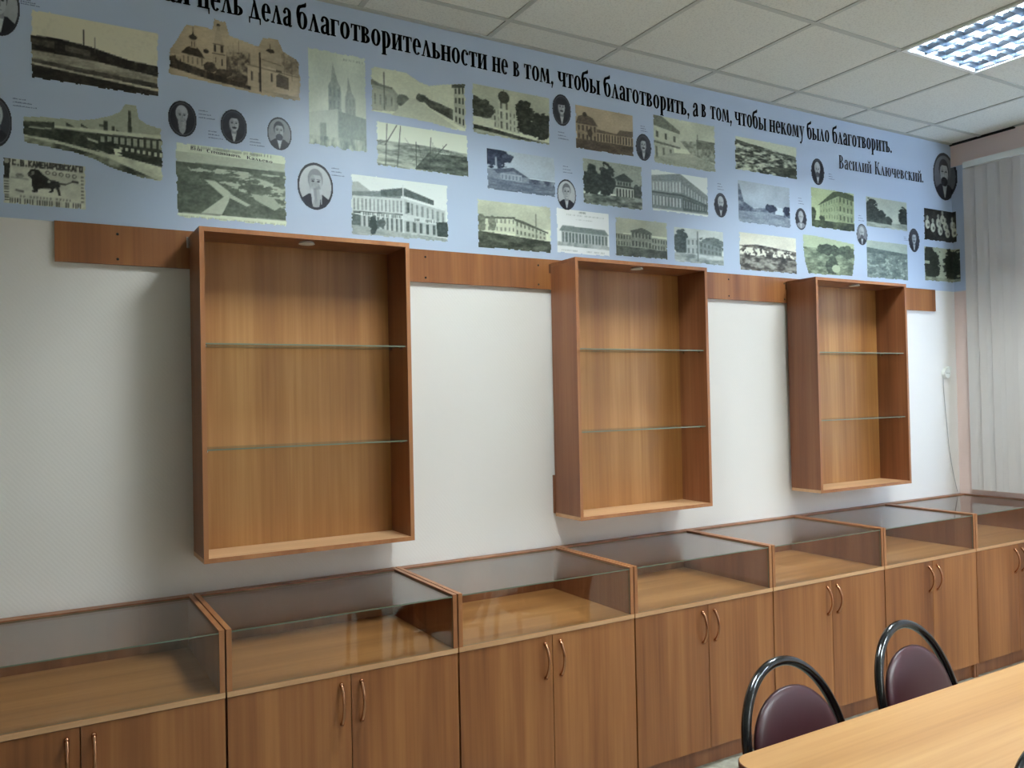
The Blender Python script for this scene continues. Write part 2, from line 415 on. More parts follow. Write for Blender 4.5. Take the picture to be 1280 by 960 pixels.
# ------------------------------------------------------------------ banner
banner = empty('wall_banner', (0, 0, 0))
tag(banner, 'long pale blue printed wall banner with a Cyrillic quotation, old postcard views and oval portraits', 'banner')
SB0, SB1, ZB0, ZB1, ZW = -2.9, XE+0.098, 2.2172, HC-0.003, 3.040
def bend(s, z, off):
    if s <= XE-off: return (s, -off, z)
    return (XE-off, -max(off, s-XE), z)
bm = bmesh.new()
bx(bm, SB0, XE-0.0002, -0.0022, -0.0002, ZB0, ZB1)
bx(bm, XE-0.0022, XE-0.0002, -0.098, -0.0022, ZB0, ZW)
link('vinyl_sheet', from_bm(bm, 'vinyl_sheet'), M['banner'], banner)

# ---- lettering, glyphs drawn by hand (x-height 100)
def rect(x0, y0, x1, y1): return [[(x0, y0), (x1, y0), (x1, y1), (x0, y1)]]   # one filled bar
def ribbon(pts, ws, n=6):
    p = smooth_path([(x, y) for x, y in pts], n); W = np.interp(np.linspace(0, len(ws)-1, len(p)), range(len(ws)), ws)
    out = []; L_ = []; R_ = []
    for i in range(len(p)):
        t = p[min(i+1, len(p)-1)]-p[max(i-1, 0)]; t = t/(np.hypot(*t)+1e-9); nn = np.array((-t[1], t[0]))*W[i]/2
        L_.append(p[i]+nn); R_.append(p[i]-nn)
    for i in range(len(p)-1): out.append([tuple(L_[i]), tuple(L_[i+1]), tuple(R_[i+1]), tuple(R_[i])])
    return out
def ring(cx, cy, rx, ry, tw, th, a0=0, a1=360, n=20):
    out = []
    for i in range(n):
        A = [math.radians(a0+(a1-a0)*k/n) for k in (i, i+1)]
        o = [(cx+rx*math.cos(a), cy+ry*math.sin(a)) for a in A]; q = [(cx+(rx-tw)*math.cos(a), cy+(ry-th)*math.sin(a)) for a in A]
        out.append([o[0], o[1], q[1], q[0]])
    return out
def stem(x, y0=0, y1=100, wd=25, sb=1, st=1):
    o = rect(x, y0, x+wd, y1)
    if sb: o += rect(x-8, y0, x+wd+8, y0+7)
    if st: o += rect(x-8, y1-7, x+(wd if st == 1 else wd+8), y1)
    return o
def quad(a, b, c, d): return [[a, b, c, d]]
def dot(x, y, r): return [[(x+r*math.cos(2*PI*k/12), y+r*math.sin(2*PI*k/12)) for k in range(12)]]
G = {}
G['о'] = (ring(44, 50, 38, 52, 24, 9), 88)
G['с'] = (ring(42, 50, 36, 52, 24, 8, 55, 310)+dot(62, 78, 11), 76)
G['е'] = (ring(42, 50, 36, 52, 24, 8, 0, 315)+rect(22, 48, 76, 56), 82)
G['а'] = (ribbon([(14, 74), (22, 94), (40, 99), (56, 84), (58, 60), (58, 14), (66, 4), (78, 8)], [12, 12, 12, 22, 24, 24, 14, 4])+dot(18, 78, 11)
          + ribbon([(58, 60), (34, 50), (17, 34), (20, 12), (38, 6), (58, 20)], [8, 10, 20, 22, 12, 6]), 80)
G['б'] = (ring(45, 50, 38, 52, 24, 9)+ribbon([(18, 50), (12, 90), (22, 124), (48, 134), (66, 140), (74, 156)], [20, 22, 20, 16, 20, 3])+ribbon([(44, 134), (66, 142), (72, 158)], [18, 22, 4]), 90)
G['в'] = (stem(10, st=1)+ring(32, 75, 36, 25, 20, 7, -90, 90)+rect(25, 93, 34, 100)+ring(32, 27, 44, 27, 24, 7, -90, 90)+rect(25, 0, 34, 7)+rect(25, 48, 40, 55), 84)
G['г'] = (stem(10)+rect(25, 92, 70, 100)+quad((60, 96), (70, 100), (70, 70), (66, 70)), 74)
G['т'] = (rect(31, 0, 55, 100)+rect(20, 0, 66, 7)+rect(6, 92, 80, 100)+quad((6, 72), (10, 72), (18, 97), (6, 97))+quad((76, 72), (80, 72), (80, 97), (68, 97)), 84)
G['р'] = (stem(12, -45, 100)+ring(40, 50, 40, 52, 24, 8, -130, 130), 88)
G['и'] = (stem(10, sb=1, st=2)+stem(62, sb=1, st=2)+quad((33, 10), (33, 24), (62, 90), (62, 76)), 97)
G['й'] = (G['и'][0]+ribbon([(26, 140), (34, 120), (48, 114), (62, 120), (70, 140)], [6, 12, 16, 12, 6]), 97)
G['н'] = (stem(10, st=2)+stem(62, st=2)+rect(33, 46, 62, 56), 97)
G['ц'] = (stem(10, st=2)+stem(60, st=2)+rect(10, 0, 92, 9)+quad((84, 8), (92, 8), (92, -26), (86, -26)), 98)
G['ч'] = (rect(8, 56, 31, 100)+rect(0, 93, 38, 100)+ribbon([(19, 60), (28, 42), (46, 40), (64, 50)], [22, 16, 9, 9])+stem(58, st=2), 92)
G['ь'] = (stem(10)+ring(32, 28, 44, 28, 24, 7, -90, 90)+rect(25, 49, 34, 56)+rect(25, 0, 34, 7), 82)
G['ъ'] = (stem(26)+rect(4, 92, 30, 100)+ring(48, 28, 44, 28, 24, 7, -90, 90)+rect(40, 49, 50, 56)+rect(40, 0, 50, 7), 98)
G['ы'] = (G['ь'][0]+stem(90, st=2), 124)
G['л'] = (quad((10, 2), (18, 2), (48, 96), (40, 96))+quad((36, 104), (50, 104), (84, 2), (56, 2))+rect(0, 0, 28, 7)+rect(48, 0, 92, 7), 93)
G['д'] = (quad((14, 6), (22, 6), (48, 98), (40, 98))+quad((36, 108), (50, 108), (84, 4), (56, 4))+rect(4, 0, 92, 9)+quad((2, 9), (10, 9), (8, -28), (3, -28))+quad((86, 9), (94, 9), (93, -28), (88, -28)), 97)
G['м'] = (quad((10, 2), (18, 2), (26, 100), (18, 100))+quad((18, 100), (40, 100), (64, 22), (52, 4))+quad((52, 4), (58, 20), (88, 100), (80, 100))+quad((76, 100), (98, 100), (106, 2), (80, 2))+rect(0, 0, 28, 7)+rect(70, 0, 116, 7), 118)
G['к'] = (stem(10, st=2)+ribbon([(33, 50), (50, 60), (60, 86), (74, 92)], [8, 9, 10, 16])+quad((38, 56), (54, 62), (88, 0), (60, 0))+rect(58, 0, 96, 7), 92)
G['у'] = (quad((8, 98), (34, 98), (54, 22), (44, 4))+quad((44, 4), (50, 22), (76, 98), (68, 98))+rect(0, 93, 42, 100)+rect(58, 93, 86, 100)+ribbon([(50, 14), (40, -22), (24, -42), (12, -36)], [9, 10, 12, 16]), 84)
G['я'] = (stem(54, st=0)+rect(54, 93, 86, 100)+ring(52, 74, 38, 26, 23, 7, 90, 270)+rect(50, 93, 60, 100)+rect(44, 47, 60, 54)+quad((36, 50), (54, 54), (30, 2), (6, 2))+rect(0, 0, 32, 7), 90)
G['ю'] = (stem(10, st=2)+rect(33, 46, 52, 56)+ring(84, 50, 36, 52, 23, 8), 128)
G['п'] = (stem(10, st=2)+stem(62, st=2)+rect(10, 92, 85, 100), 97)
G['.'] = (dot(18, 11, 12), 36)
G[','] = (dot(18, 11, 12)+quad((24, 18), (30, 10), (16, -26), (10, -22)), 36)
G['В'] = (stem(12, 0, 145, 25)+ring(38, 110, 42, 35, 24, 8, -90, 90)+rect(30, 137, 40, 145)+ring(38, 39, 54, 39, 27, 8, -90, 90)+rect(30, 0, 40, 8)+rect(30, 70, 44, 78), 104)
G['К'] = (stem(12, 0, 145, 25, st=2)+ribbon([(38, 74), (60, 90), (70, 126), (90, 136)], [9, 10, 11, 20])+quad((42, 82), (60, 88), (106, 0), (74, 0))+rect(72, 0, 116, 8), 110)
G['С'] = (ring(54, 72, 48, 75, 28, 9, 48, 312)+rect(80, 104, 88, 138), 104)
def word_polys(word, a, b, z0, z1, xh):
    adv = [G[c][1] for c in word]; tot = sum(adv)-4; k = (b-a)/tot; cur = 0; out = []
    for c, ad in zip(word, adv):
        for poly in G[c][0]:
            q = []
            for x, y in poly:
                s = a+(cur+x)*k; q.append((s, z0+(z1-z0)*(s-a)/(b-a)+y*xh/100.0))
            out.append(q)
            if xh > 0.06: out.append([(sx+0.0017, zz) for sx, zz in q])
        cur += ad
    return out
def poly_mesh(name, polys, off, m, parent, lab=None):
    vs, fs = [], []
    for q in polys:
        ar = sum(q[i][0]*q[(i+1) % len(q)][1]-q[(i+1) % len(q)][0]*q[i][1] for i in range(len(q)))
        if ar < 0: q = q[::-1]
        b = len(vs); vs += [bend(s, z, off) for s, z in q]; fs.append(list(range(b, b+len(q))))
    me = bpy.data.meshes.new(name); me.from_pydata(vs, [], fs); me.update()
    o = link(name, me, m, parent)
    if lab: o['label'] = lab
    return o
words = [("ая",-1.351,-1.257,3.059),("цель",-1.232,-1.066,3.059),("дела",-1.044,-0.879,3.058),("благотворительности",-0.860,-0.004,3.047),
 ("не",0.022,0.105,3.045),("в",0.131,0.167,3.045),("том,",0.188,0.351,3.044),("чтобы",0.376,0.620,3.040),("благотворить,",0.643,1.196,3.026),
 ("а",1.219,1.258,3.036),("в",1.280,1.314,3.036),("том,",1.342,1.500,3.034),("чтобы",1.522,1.762,3.031),("некому",1.786,2.071,3.033),
 ("было",2.094,2.288,3.041),("благотворить.",2.314,2.871,3.054)]
pl = []; prevz = 3.059
for wd, a, b, z in words:
    pl += word_polys(wd, a, b, prevz, z, 0.0685); prevz = z
poly_mesh('headline_lettering', pl, 0.0040, M['ink'], banner, 'bold dark Cyrillic quotation along the top of the banner')
pl = word_polys('Василий', 2.367, 2.668, 2.897, 2.902, 0.055)+word_polys('Ключевский.', 2.698, 3.188, 2.902, 2.905, 0.055)
poly_mesh('signature_lettering', pl, 0.0040, M['ink'], banner, 'two word Cyrillic signature under the end of the quotation')
caps = [(-1.796,-1.739,2.942,2.964),(-1.822,-1.753,2.590,2.625),(-1.231,-1.175,2.640,2.679),(-1.198,-1.147,2.570,2.606),(-1.047,-0.993,2.564,2.598),
 (-0.727,-0.674,2.484,2.526),(0.372,0.430,2.787,2.832),(0.395,0.449,2.631,2.673),(0.869,0.914,2.897,2.933),(1.383,1.428,2.659,2.702),
 (2.274,2.322,2.818,2.860),(2.008,2.053,2.645,2.691),(2.531,2.582,2.596,2.640),(2.968,3.007,2.514,2.545)]
for a, b, z0, z1 in caps:
    pl = []; r = random.Random(int(a*1000))
    for i in range(3):
        zz = z1-(z1-z0)*(i+0.5)/3; x = a; e = a+(b-a)*(0.55, 0.75, 1.0)[i]
        while x < e:
            wd = r.uniform(0.0022, 0.0034); h = r.choice((0.0030, 0.0034, 0.0045))
            pl += rect(x, zz-0.002, x+wd, zz-0.002+h); x += wd+r.choice((0.0009, 0.0009, 0.0012, 0.003))
    poly_mesh('portrait_caption', pl, 0.0040, M['caption'], banner)

# ---- pictures: each one drawn as a fine coloured grid
class Pic:
    def __init__(s, w, h, seed):
        s.w, s.h = w, h; s.r = np.random.RandomState(seed)
        s.V, s.U = np.meshgrid((np.arange(h)+0.5)/h, (np.arange(w)+0.5)/w, indexing='ij')
        s.g = np.ones((h, w))*0.85; s.mask = np.ones((h, w), bool)
    def nz(s, fx, fy, octv=3):
        out = np.zeros((s.h, s.w)); amp = 1; tot = 0
        for o in range(octv):
            a, b = max(2, int(fx*2**o)+2), max(2, int(fy*2**o)+2); R = s.r.rand(b, a)
            x = s.U*(a-1.001); y = s.V*(b-1.001); xi = x.astype(int); yi = y.astype(int); fx_ = x-xi; fy_ = y-yi
            fx_ = fx_*fx_*(3-2*fx_); fy_ = fy_*fy_*(3-2*fy_)
            v = (R[yi, xi]*(1-fx_)+R[yi, xi+1]*fx_)*(1-fy_)+(R[yi+1, xi]*(1-fx_)+R[yi+1, xi+1]*fx_)*fy_
            out += amp*v; tot += amp; amp *= 0.6
        return out/tot
    def pm(s, pts):
        inside = np.zeros((s.h, s.w), bool); n = len(pts)
        for i in range(n):
            x0, y0 = pts[i]; x1, y1 = pts[(i+1) % n]
            if y0 == y1: continue
            c = ((y0 > s.V) != (y1 > s.V)) & (s.U < (x1-x0)*(s.V-y0)/(y1-y0)+x0); inside ^= c
        return inside
    def fill(s, pts, v, a=1.0):
        k = s.pm(pts); s.g[k] = s.g[k]*(1-a)+v*a; return s
    def tex(s, pts, lo, hi, fx=8, fy=8, octv=3, con=2.0):
        k = s.pm(pts); n = np.clip((s.nz(fx, fy, octv)-0.5)*con+0.5, 0, 1); s.g[k] = (lo+(hi-lo)*n)[k]; return s
    def ell(s, cx, cy, rx, ry, v, a=1.0):
        k = ((s.U-cx)/rx)**2+((s.V-cy)/ry)**2 < 1; s.g[k] = s.g[k]*(1-a)+v*a; return s
    def tree(s, cx, cy, rx, ry, v=0.15, var=0.14):
        d = ((s.U-cx)/rx)**2+((s.V-cy)/ry)**2; n = s.nz(14, 14, 3); k = d+(n-0.5)*1.6 < 1
        s.g[k] = (v+(s.nz(22, 22, 2)-0.5)*2*var)[k]; return s
    def line(s, x0, y0, x1, y1, w, v, a=1.0):
        dx, dy = x1-x0, y1-y0; l2 = dx*dx+dy*dy+1e-9; t = np.clip(((s.U-x0)*dx+(s.V-y0)*dy)/l2, 0, 1)
        d = np.hypot((s.U-x0-t*dx), (s.V-y0-t*dy)*s.h/s.w); c = np.clip(1.3-d/w, 0, 1)*a; s.g = s.g*(1-c)+v*c; return s
    def fac(s, TL, TR, BR, BL, base, rows, cols, win=0.25, ww=0.5, wh=0.6, tx=0.06):
        s.fill([TL, TR, BR, BL], base); k = s.pm([TL, TR, BR, BL]); s.g[k] += ((s.nz(10, 10)-0.5)*tx*2)[k]
        def q(u, v):
            a = [TL[i]+(TR[i]-TL[i])*u for i in (0, 1)]; b = [BL[i]+(BR[i]-BL[i])*u for i in (0, 1)]
            return (a[0]+(b[0]-a[0])*v, a[1]+(b[1]-a[1])*v)
        for r in range(rows):
            for c in range(cols):
                u0 = (c+0.5-ww/2)/cols; u1 = (c+0.5+ww/2)/cols; v0 = (r+0.5-wh/2)/rows; v1 = (r+0.5+wh/2)/rows
                s.fill([q(u0, v0), q(u1, v0), q(u1, v1), q(u0, v1)], win)
        return s
    def text(s, x0, x1, y, h, dens=40, v=0.2):
        n = dens; x = x0; st = (x1-x0)/n
        for i in range(n):
            if s.r.rand() < 0.82: s.fill([(x, y), (x+st*0.6, y), (x+st*0.6, y+h*s.r.choice([.7, 1])), (x, y+h)], v, 0.8)
            x += st
        return s
F = [(0, 0), (1, 0), (1, 1), (0, 1)]
def sky(p, hz=0.55, lo=0.74, hi=0.9): p.tex([(0, 0), (1, 0), (1, hz), (0, hz)], lo, hi, 3, 2, 2, 1.2)
def d_factory_chimney(p):
    sky(p, .6, .84, .92); p.tex([(0, .38), (.2, .36), (.45, .40), (.75, .50), (1, .52), (1, .68), (.5, .62), (0, .58)], .04, .2, 14, 6)
    p.fill([(0, .42), (.18, .42), (.18, .52), (0, .50)], .45, .5).fill([(.26, .44), (.45, .46), (.45, .54), (.26, .52)], .5, .5)
    p.line(.40, .18, .40, .44, .006, .1).line(.485, .26, .485, .48, .004, .35)
    p.tex([(0, .58), (.5, .60), (1, .68), (1, .80), (0, .74)], .5, .72, 4, 14); p.tex([(0, .70), (1, .78), (1, .86), (0, .76)], .15, .4, 5, 10)
    p.tex([(0, .76), (1, .90), (1, 1), (0, 1)], .06, .2, 8, 8); p.fill([(0, .75), (1, .88), (1, .90), (0, .78)], .7)
def d_factory_yard(p):
    p.g[:] = .62; p.fill([(.738, .10), (.758, .10), (.768, .5), (.735, .5)], .18).fill([(.56, .28), (.59, .28), (.59, .42), (.56, .42)], .15).fill([(.53, .33), (.56, .33), (.56, .36), (.53, .36)], .25).fill([(.62, .33), (.64, .33), (.64, .42), (.62, .42)], .2)
    p.fill([(0, .42), (.22, .38), (.22, .45), (0, .5)], .18).fill([(.30, .36), (.36, .41), (.30, .41)], .15).fill([(.40, .35), (.46, .41), (.40, .39)], .2).fill([(.65, .37), (.72, .43), (.65, .43)], .15)
    p.fill([(.22, .42), (1, .37), (1, .42), (.5, .45), (.22, .47)], .76)
    p.tex([(0, .46), (.5, .45), (1, .42), (1, .78), (.5, .70), (0, .60)], .05, .24, 18, 10); p.fac((.53, .47), (1, .43), (1, .58), (.53, .56), .14, 1, 10, .58, .62, .8); p.fac((.62, .58), (1, .60), (1, .68), (.62, .63), .12, 1, 9, .72, .5, .7)
    p.fill([(.05, .47), (.2, .46), (.2, .48), (.05, .49)], .6).fill([(.44, .52), (.52, .55), (.52, .58), (.45, .55)], .7)
    p.fill([(0, .58), (.2, .60), (.5, .68), (1, .84), (1, 1), (0, .9)], .72); p.tex([(0, .60), (.3, .66), (.6, .76), (.8, .88), (.95, .97), (.8, .99), (.5, .86), (.3, .74), (0, .70)], .12, .62, 10, 10)
    p.tex([(.5, .66), (1, .80), (1, .93), (.7, .82)], .66, .82, 8, 8); p.tree(.60, .62, .05, .08, .1).fill([(.63, .62), (.68, .62), (.70, .70), (.64, .70)], .85); p.fill([(.65, .66), (1, .70), (1, .80), (.72, .72)], .12)
    p.mask &= p.pm([(0, .36), (.1, .33), (.4, .30), (.5, .26), (.6, .20), (.68, .12), (.72, .0), (.80, .0), (.82, .18), (.88, .24), (1, .28), (1, 1), (.85, .98), (.6, .88), (.5, .80), (.35, .74), (0, .68)])
STK = {'С': [(.9, .1, .1, .1), (.1, .1, .1, .9), (.1, .9, .9, .9)], 'В': [(.1, 0, .1, 1), (.1, 0, .8, .1), (.8, .1, .8, .4), (.1, .5, .9, .5), (.9, .5, .9, .95), (.1, 1, .9, .95)],
 'К': [(.1, 0, .1, 1), (.9, 0, .15, .5), (.15, .5, .9, 1)], 'А': [(.05, 1, .5, 0), (.5, 0, .95, 1), (.2, .65, .8, .65)], 'М': [(.05, 1, .1, 0), (.1, 0, .5, .7), (.5, .7, .9, 0), (.9, 0, .95, 1)],
 'Е': [(.1, 0, .1, 1), (.1, 0, .9, 0), (.1, .5, .7, .5), (.1, 1, .9, 1)], 'Н': [(.1, 0, .1, 1), (.9, 0, .9, 1), (.1, .5, .9, .5)], 'Д': [(.2, .9, .4, 0), (.4, 0, .8, 0), (.8, 0, .8, .9), (0, .9, 1, .9)],
 'Р': [(.1, 0, .1, 1), (.1, 0, .9, .05), (.9, .05, .9, .5), (.1, .55, .9, .5)], 'О': [(.1, .05, .9, .05), (.9, .05, .9, .95), (.9, .95, .1, .95), (.1, .95, .1, .05)], 'Г': [(.1, 0, .1, 1), (.1, 0, .9, 0)], '.': [(.4, .95, .6, .95)], ' ': []}
def stroke_text(p, txt, x0, x1, y0, y1, w, v):
    n = len(txt); st = (x1-x0)/n
    for i, c in enumerate(txt):
        for a, b, c2, d in STK[c]: p.line(x0+(i+a*.78)*st, y0+(y1-y0)*b, x0+(i+c2*.78)*st, y0+(y1-y0)*d, w, v)
def d_trademark(p):
    p.g[:] = .80; p.tex(F, .70, .82, 5, 5, 2)
    p.fill([(.0, .02), (.10, .02), (.08, .45), (0, .45)], .12); p.ell(.055, .09, .03, .055, .55)
    stroke_text(p, 'С.В.КАМЕНДРОВСКАГО', .12, .96, .05, .16, .010, .12)
    for i in range(8): p.fill([(.02, .50+i*.055), (.075, .50+i*.055), (.075, .525+i*.055), (.02, .525+i*.055)], .25).fill([(.93, .26+i*.075), (.965, .26+i*.075), (.965, .30+i*.075), (.93, .30+i*.075)], .42)
    p.text(.08, .94, .85, .12, 30, .15).text(.2, .82, .78, .05, 16, .4)
    p.line(.1, .42, .3, .44, .008, .55).tree(.2, .38, .05, .05, .5).line(.16, .68, .24, .70, .012, .3)
    p.fill([(.30, .29), (.33, .22), (.38, .20), (.43, .22), (.47, .30), (.56, .40), (.66, .42), (.68, .52), (.60, .58), (.46, .60), (.38, .64), (.34, .56), (.34, .42), (.30, .36)], .08)
    p.ell(.355, .29, .02, .04, .45).line(.30, .32, .34, .34, .01, .3).ell(.545, .44, .018, .03, .6)
    p.fill([(.34, .55), (.41, .55), (.41, .68), (.36, .70), (.335, .66), (.36, .64)], .10).fill([(.54, .54), (.60, .54), (.60, .64), (.56, .68), (.535, .66), (.57, .62)], .12).fill([(.60, .48), (.655, .46), (.67, .60), (.685, .72), (.655, .72), (.64, .62)], .10)
    p.line(.64, .46, .74, .47, .010, .15).line(.74, .47, .84, .39, .008, .2).line(.83, .39, .89, .40, .013, .12)
    for i in range(5): p.ell(.53+i*.08, .255+.006*i, .030, .045, .35).ell(.53+i*.08, .255+.006*i, .016, .024, .72)
def d_church(p):
    p.g[:] = .72; p.tex([(0, .0), (1, 0), (1, .6), (0, .6)], .62, .76, 3, 3); p.tex([(0, .72), (1, .86), (1, 1), (0, 1)], .58, .78, 6, 6)
    p.tex([(.42, .45), (.60, .40), (.60, .86), (.42, .82)], .25, .66, 34, 16, 3, 2.6); p.tex([(.84, .32), (1, .36), (1, .62), (.84, .58)], .42, .66, 34, 16)
    p.fac((.0, .64), (.21, .62), (.21, .80), (0, .76), .62, 1, 8, .25, .35, .6); p.fill([(.0, .66), (.06, .62), (.06, .78), (0, .78)], .2)
    p.fac((.098, .57), (.26, .57), (.26, .74), (.098, .72), .70, 1, 5, .45, .3, .6); p.fill([(.095, .57), (.14, .48), (.16, .46), (.21, .46), (.24, .52), (.265, .60)], .20)
    p.fill([(.163, .37), (.205, .37), (.207, .48), (.161, .48)], .66).fill([(.170, .39), (.176, .39), (.176, .46), (.170, .46)], .2).fill([(.19, .39), (.196, .39), (.196, .46), (.19, .46)], .2)
    p.ell(.183, .33, .028, .035, .12).fill([(.172, .31), (.183, .24), (.194, .31)], .12).line(.183, .19, .183, .28, .0025, .2); p.ell(.275, .49, .02, .03, .18)
    p.fill([(.352, .16), (.38, .16), (.404, .37), (.41, .50), (.415, .72), (.315, .70), (.325, .50), (.33, .37)], .68); p.ell(.367, .09, .014, .02, .15).fill([(.358, .10), (.376, .10), (.38, .17), (.352, .17)], .60)
    for x in (.333, .382): p.fill([(x, .38), (x+.016, .38), (x+.016, .47), (x, .47)], .12)
    p.line(.326, .36, .406, .37, .003, .3).line(.32, .50, .412, .50, .003, .25); p.fill([(.385, .56), (.397, .56), (.397, .66), (.385, .66)], .25).fill([(.34, .55), (.348, .55), (.348, .62), (.34, .62)], .3)
    p.tree(.31, .70, .05, .07, .22).tree(.40, .76, .06, .06, .25).tree(.53, .80, .05, .08, .24)
    p.tex([(0, .70), (.06, .68), (.2, .74), (.6, .88), (.6, .93), (.3, .88), (0, .79)], .04, .30, 40, 6)
    p.fac((.58, .57), (.70, .58), (.70, .90), (.58, .86), .74, 1, 2, .3, .25, .45); p.fac((.70, .54), (.97, .62), (.97, .92), (.70, .90), .76, 1, 1, .76); p.line(.575, .57, .98, .63, .004, .4)
    p.fill([(.686, .44), (.74, .40), (.80, .41), (.86, .50), (.86, .57), (.69, .55)], .66).line(.69, .46, .84, .50, .003, .35); p.fill([(.73, .34), (.785, .34), (.785, .42), (.73, .42)], .68).fill([(.72, .32), (.74, .29), (.78, .29), (.79, .33), (.76, .35)], .14).line(.755, .22, .755, .3, .003, .2)
    p.fill([(.667, .37), (.681, .36), (.684, .94), (.668, .93)], .14); p.fill([(.80, .66), (.82, .62), (.86, .64), (.896, .66), (.896, .84), (.80, .82)], .36).fill([(.755, .64), (.772, .64), (.772, .76), (.755, .76)], .3).fill([(.80, .57), (.845, .58), (.845, .61), (.80, .60)], .3)
    for x, h in ((.515, .26), (.86, .30), (.92, .4), (.47, .42)): p.line(x, h, x+.006, .7, .0022, .35, .8)
    for i in range(26):
        x = p.r.choice([.515, .87, .93, .47])+p.r.uniform(-.02, .02); y = p.r.uniform(.42, .62); p.line(x, y, x+p.r.uniform(-.04, .04), y-p.r.uniform(.05, .14), .0016, .42, .6)
    p.mask &= p.pm([(0, .60), (.06, .42), (.13, .17), (.24, .14), (.32, .16), (.335, .0), (.42, .0), (.45, .2), (.62, .26), (.66, .28), (.70, .13), (.82, .12), (.86, .28), (.96, .36), (1, .45), (1, .98), (.8, 1), (.3, .93), (0, .90)])
def d_aerial_text(p):
    p.g[:] = .86; p.fill([(0, .13), (1, .13), (1, .26), (0, .26)], .68); p.text(.14, .86, .035, .035, 50, .35)
    p.tex([(0, .26), (1, .24), (1, .90), (0, .92)], .18, .30, 10, 10)
    k = p.pm([(.1, .3), (1, .3), (1, .75), (.2, .5)]); n = p.nz(9, 22, 3); p.g[k & (n > .56)] = .66
    p.fill([(.25, .46), (.34, .46), (.48, .60), (.46, .72), (.40, .90), (.22, .90), (.42, .66)], .70); p.fill([(.46, .60), (.66, .74), (.62, .76), (.46, .66)], .66)
    p.fill([(.66, .58), (.86, .60), (.94, .72), (.88, .78), (.70, .66)], .6); p.text(.02, .98, .955, .02, 60, .5)
def d_cathedral(p):
    p.g[:] = .80; p.tex(F, .74, .86, 2, 3, 2)
    p.fill([(.42, .12), (.50, .30), (.55, .36), (.56, .62), (.34, .62), (.34, .36), (.39, .30)], .55).fill([(.68, .24), (.74, .40), (.80, .45), (.80, .7), (.62, .7), (.62, .45), (.66, .38)], .58)
    p.fac((.34, .36), (.55, .36), (.55, .60), (.34, .60), .54, 2, 3, .42, .4, .7); p.fac((.62, .45), (.80, .45), (.80, .64), (.62, .64), .57, 2, 3, .45, .4, .7)
    p.fill([(.0, .66), (.5, .58), (.5, .92), (0, .92)], .70).fill([(.5, .60), (1, .64), (1, .9), (.5, .9)], .42).fill([(.2, .74), (.3, .74), (.3, .9), (.2, .9)], .45)
    p.tex([(0, .88), (1, .86), (1, 1), (0, 1)], .28, .72, 16, 8); p.text(.6, .95, .06, .02, 14, .5)
def d_street_tower(p):
    sky(p, .8, .76, .86); p.fill([(.0, .28), (.12, .34), (.22, .36), (.28, .48), (.28, .8), (0, .86)], .60).fac((.02, .42), (.24, .46), (.24, .8), (.02, .84), .66, 1, 4, .5, .3, .5)
    p.fill([(0, .24), (.04, .28), (.1, .33), (.22, .36), (.22, .40), (0, .36)], .45); p.line(.14, .1, .14, .8, .006, .3)
    p.tree(.33, .58, .07, .12, .38).tree(.52, .46, .06, .08, .25); p.tex([(.48, .42), (.7, .50), (.85, .58), (.85, .80), (.6, .62)], .15, .4, 12, 8)
    p.fac((.86, .12), (.98, .05), (.98, .92), (.86, .84), .70, 4, 3, .2, .45, .6); p.fill([(.84, .08), (1, .0), (1, .09), (.84, .15)], .25)
    p.fill([(.4, .5), (.46, .5), (.9, .95), (.4, 1), (.2, .9)], .76)
    p.mask &= p.pm([(0, .1), (.05, .0), (.35, 0), (.5, .14), (.6, .18), (.75, .1), (1, .0), (1, 1), (.9, 1), (.6, .92), (.3, .9), (0, .88)])
def d_bare_trees(p):
    p.g[:] = .92; p.tex([(.0, .42), (.5, .40), (1, .45), (1, 1), (0, 1)], .38, .75, 6, 18); p.tex([(.55, .55), (1, .52), (1, .98), (.4, .95)], .15, .42, 8, 14)
    for x, h, t in ((.10, .05, .02), (.22, .05, .04), (.42, .35, 0), (.56, .2, .02)): p.line(x, .95, x+t, h, .005, .22)
    p.line(.10, .5, .22, .05, .006, .25).line(0, .55, .12, .4, .006, .4); p.line(.55, .8, .75, .3, .006, .25)
    for i in range(22):
        x = p.r.uniform(.35, .8); y = p.r.uniform(.5, .8); p.line(x, y, x+p.r.uniform(-.1, .12), y-p.r.uniform(.1, .3), .003, .3, .8)
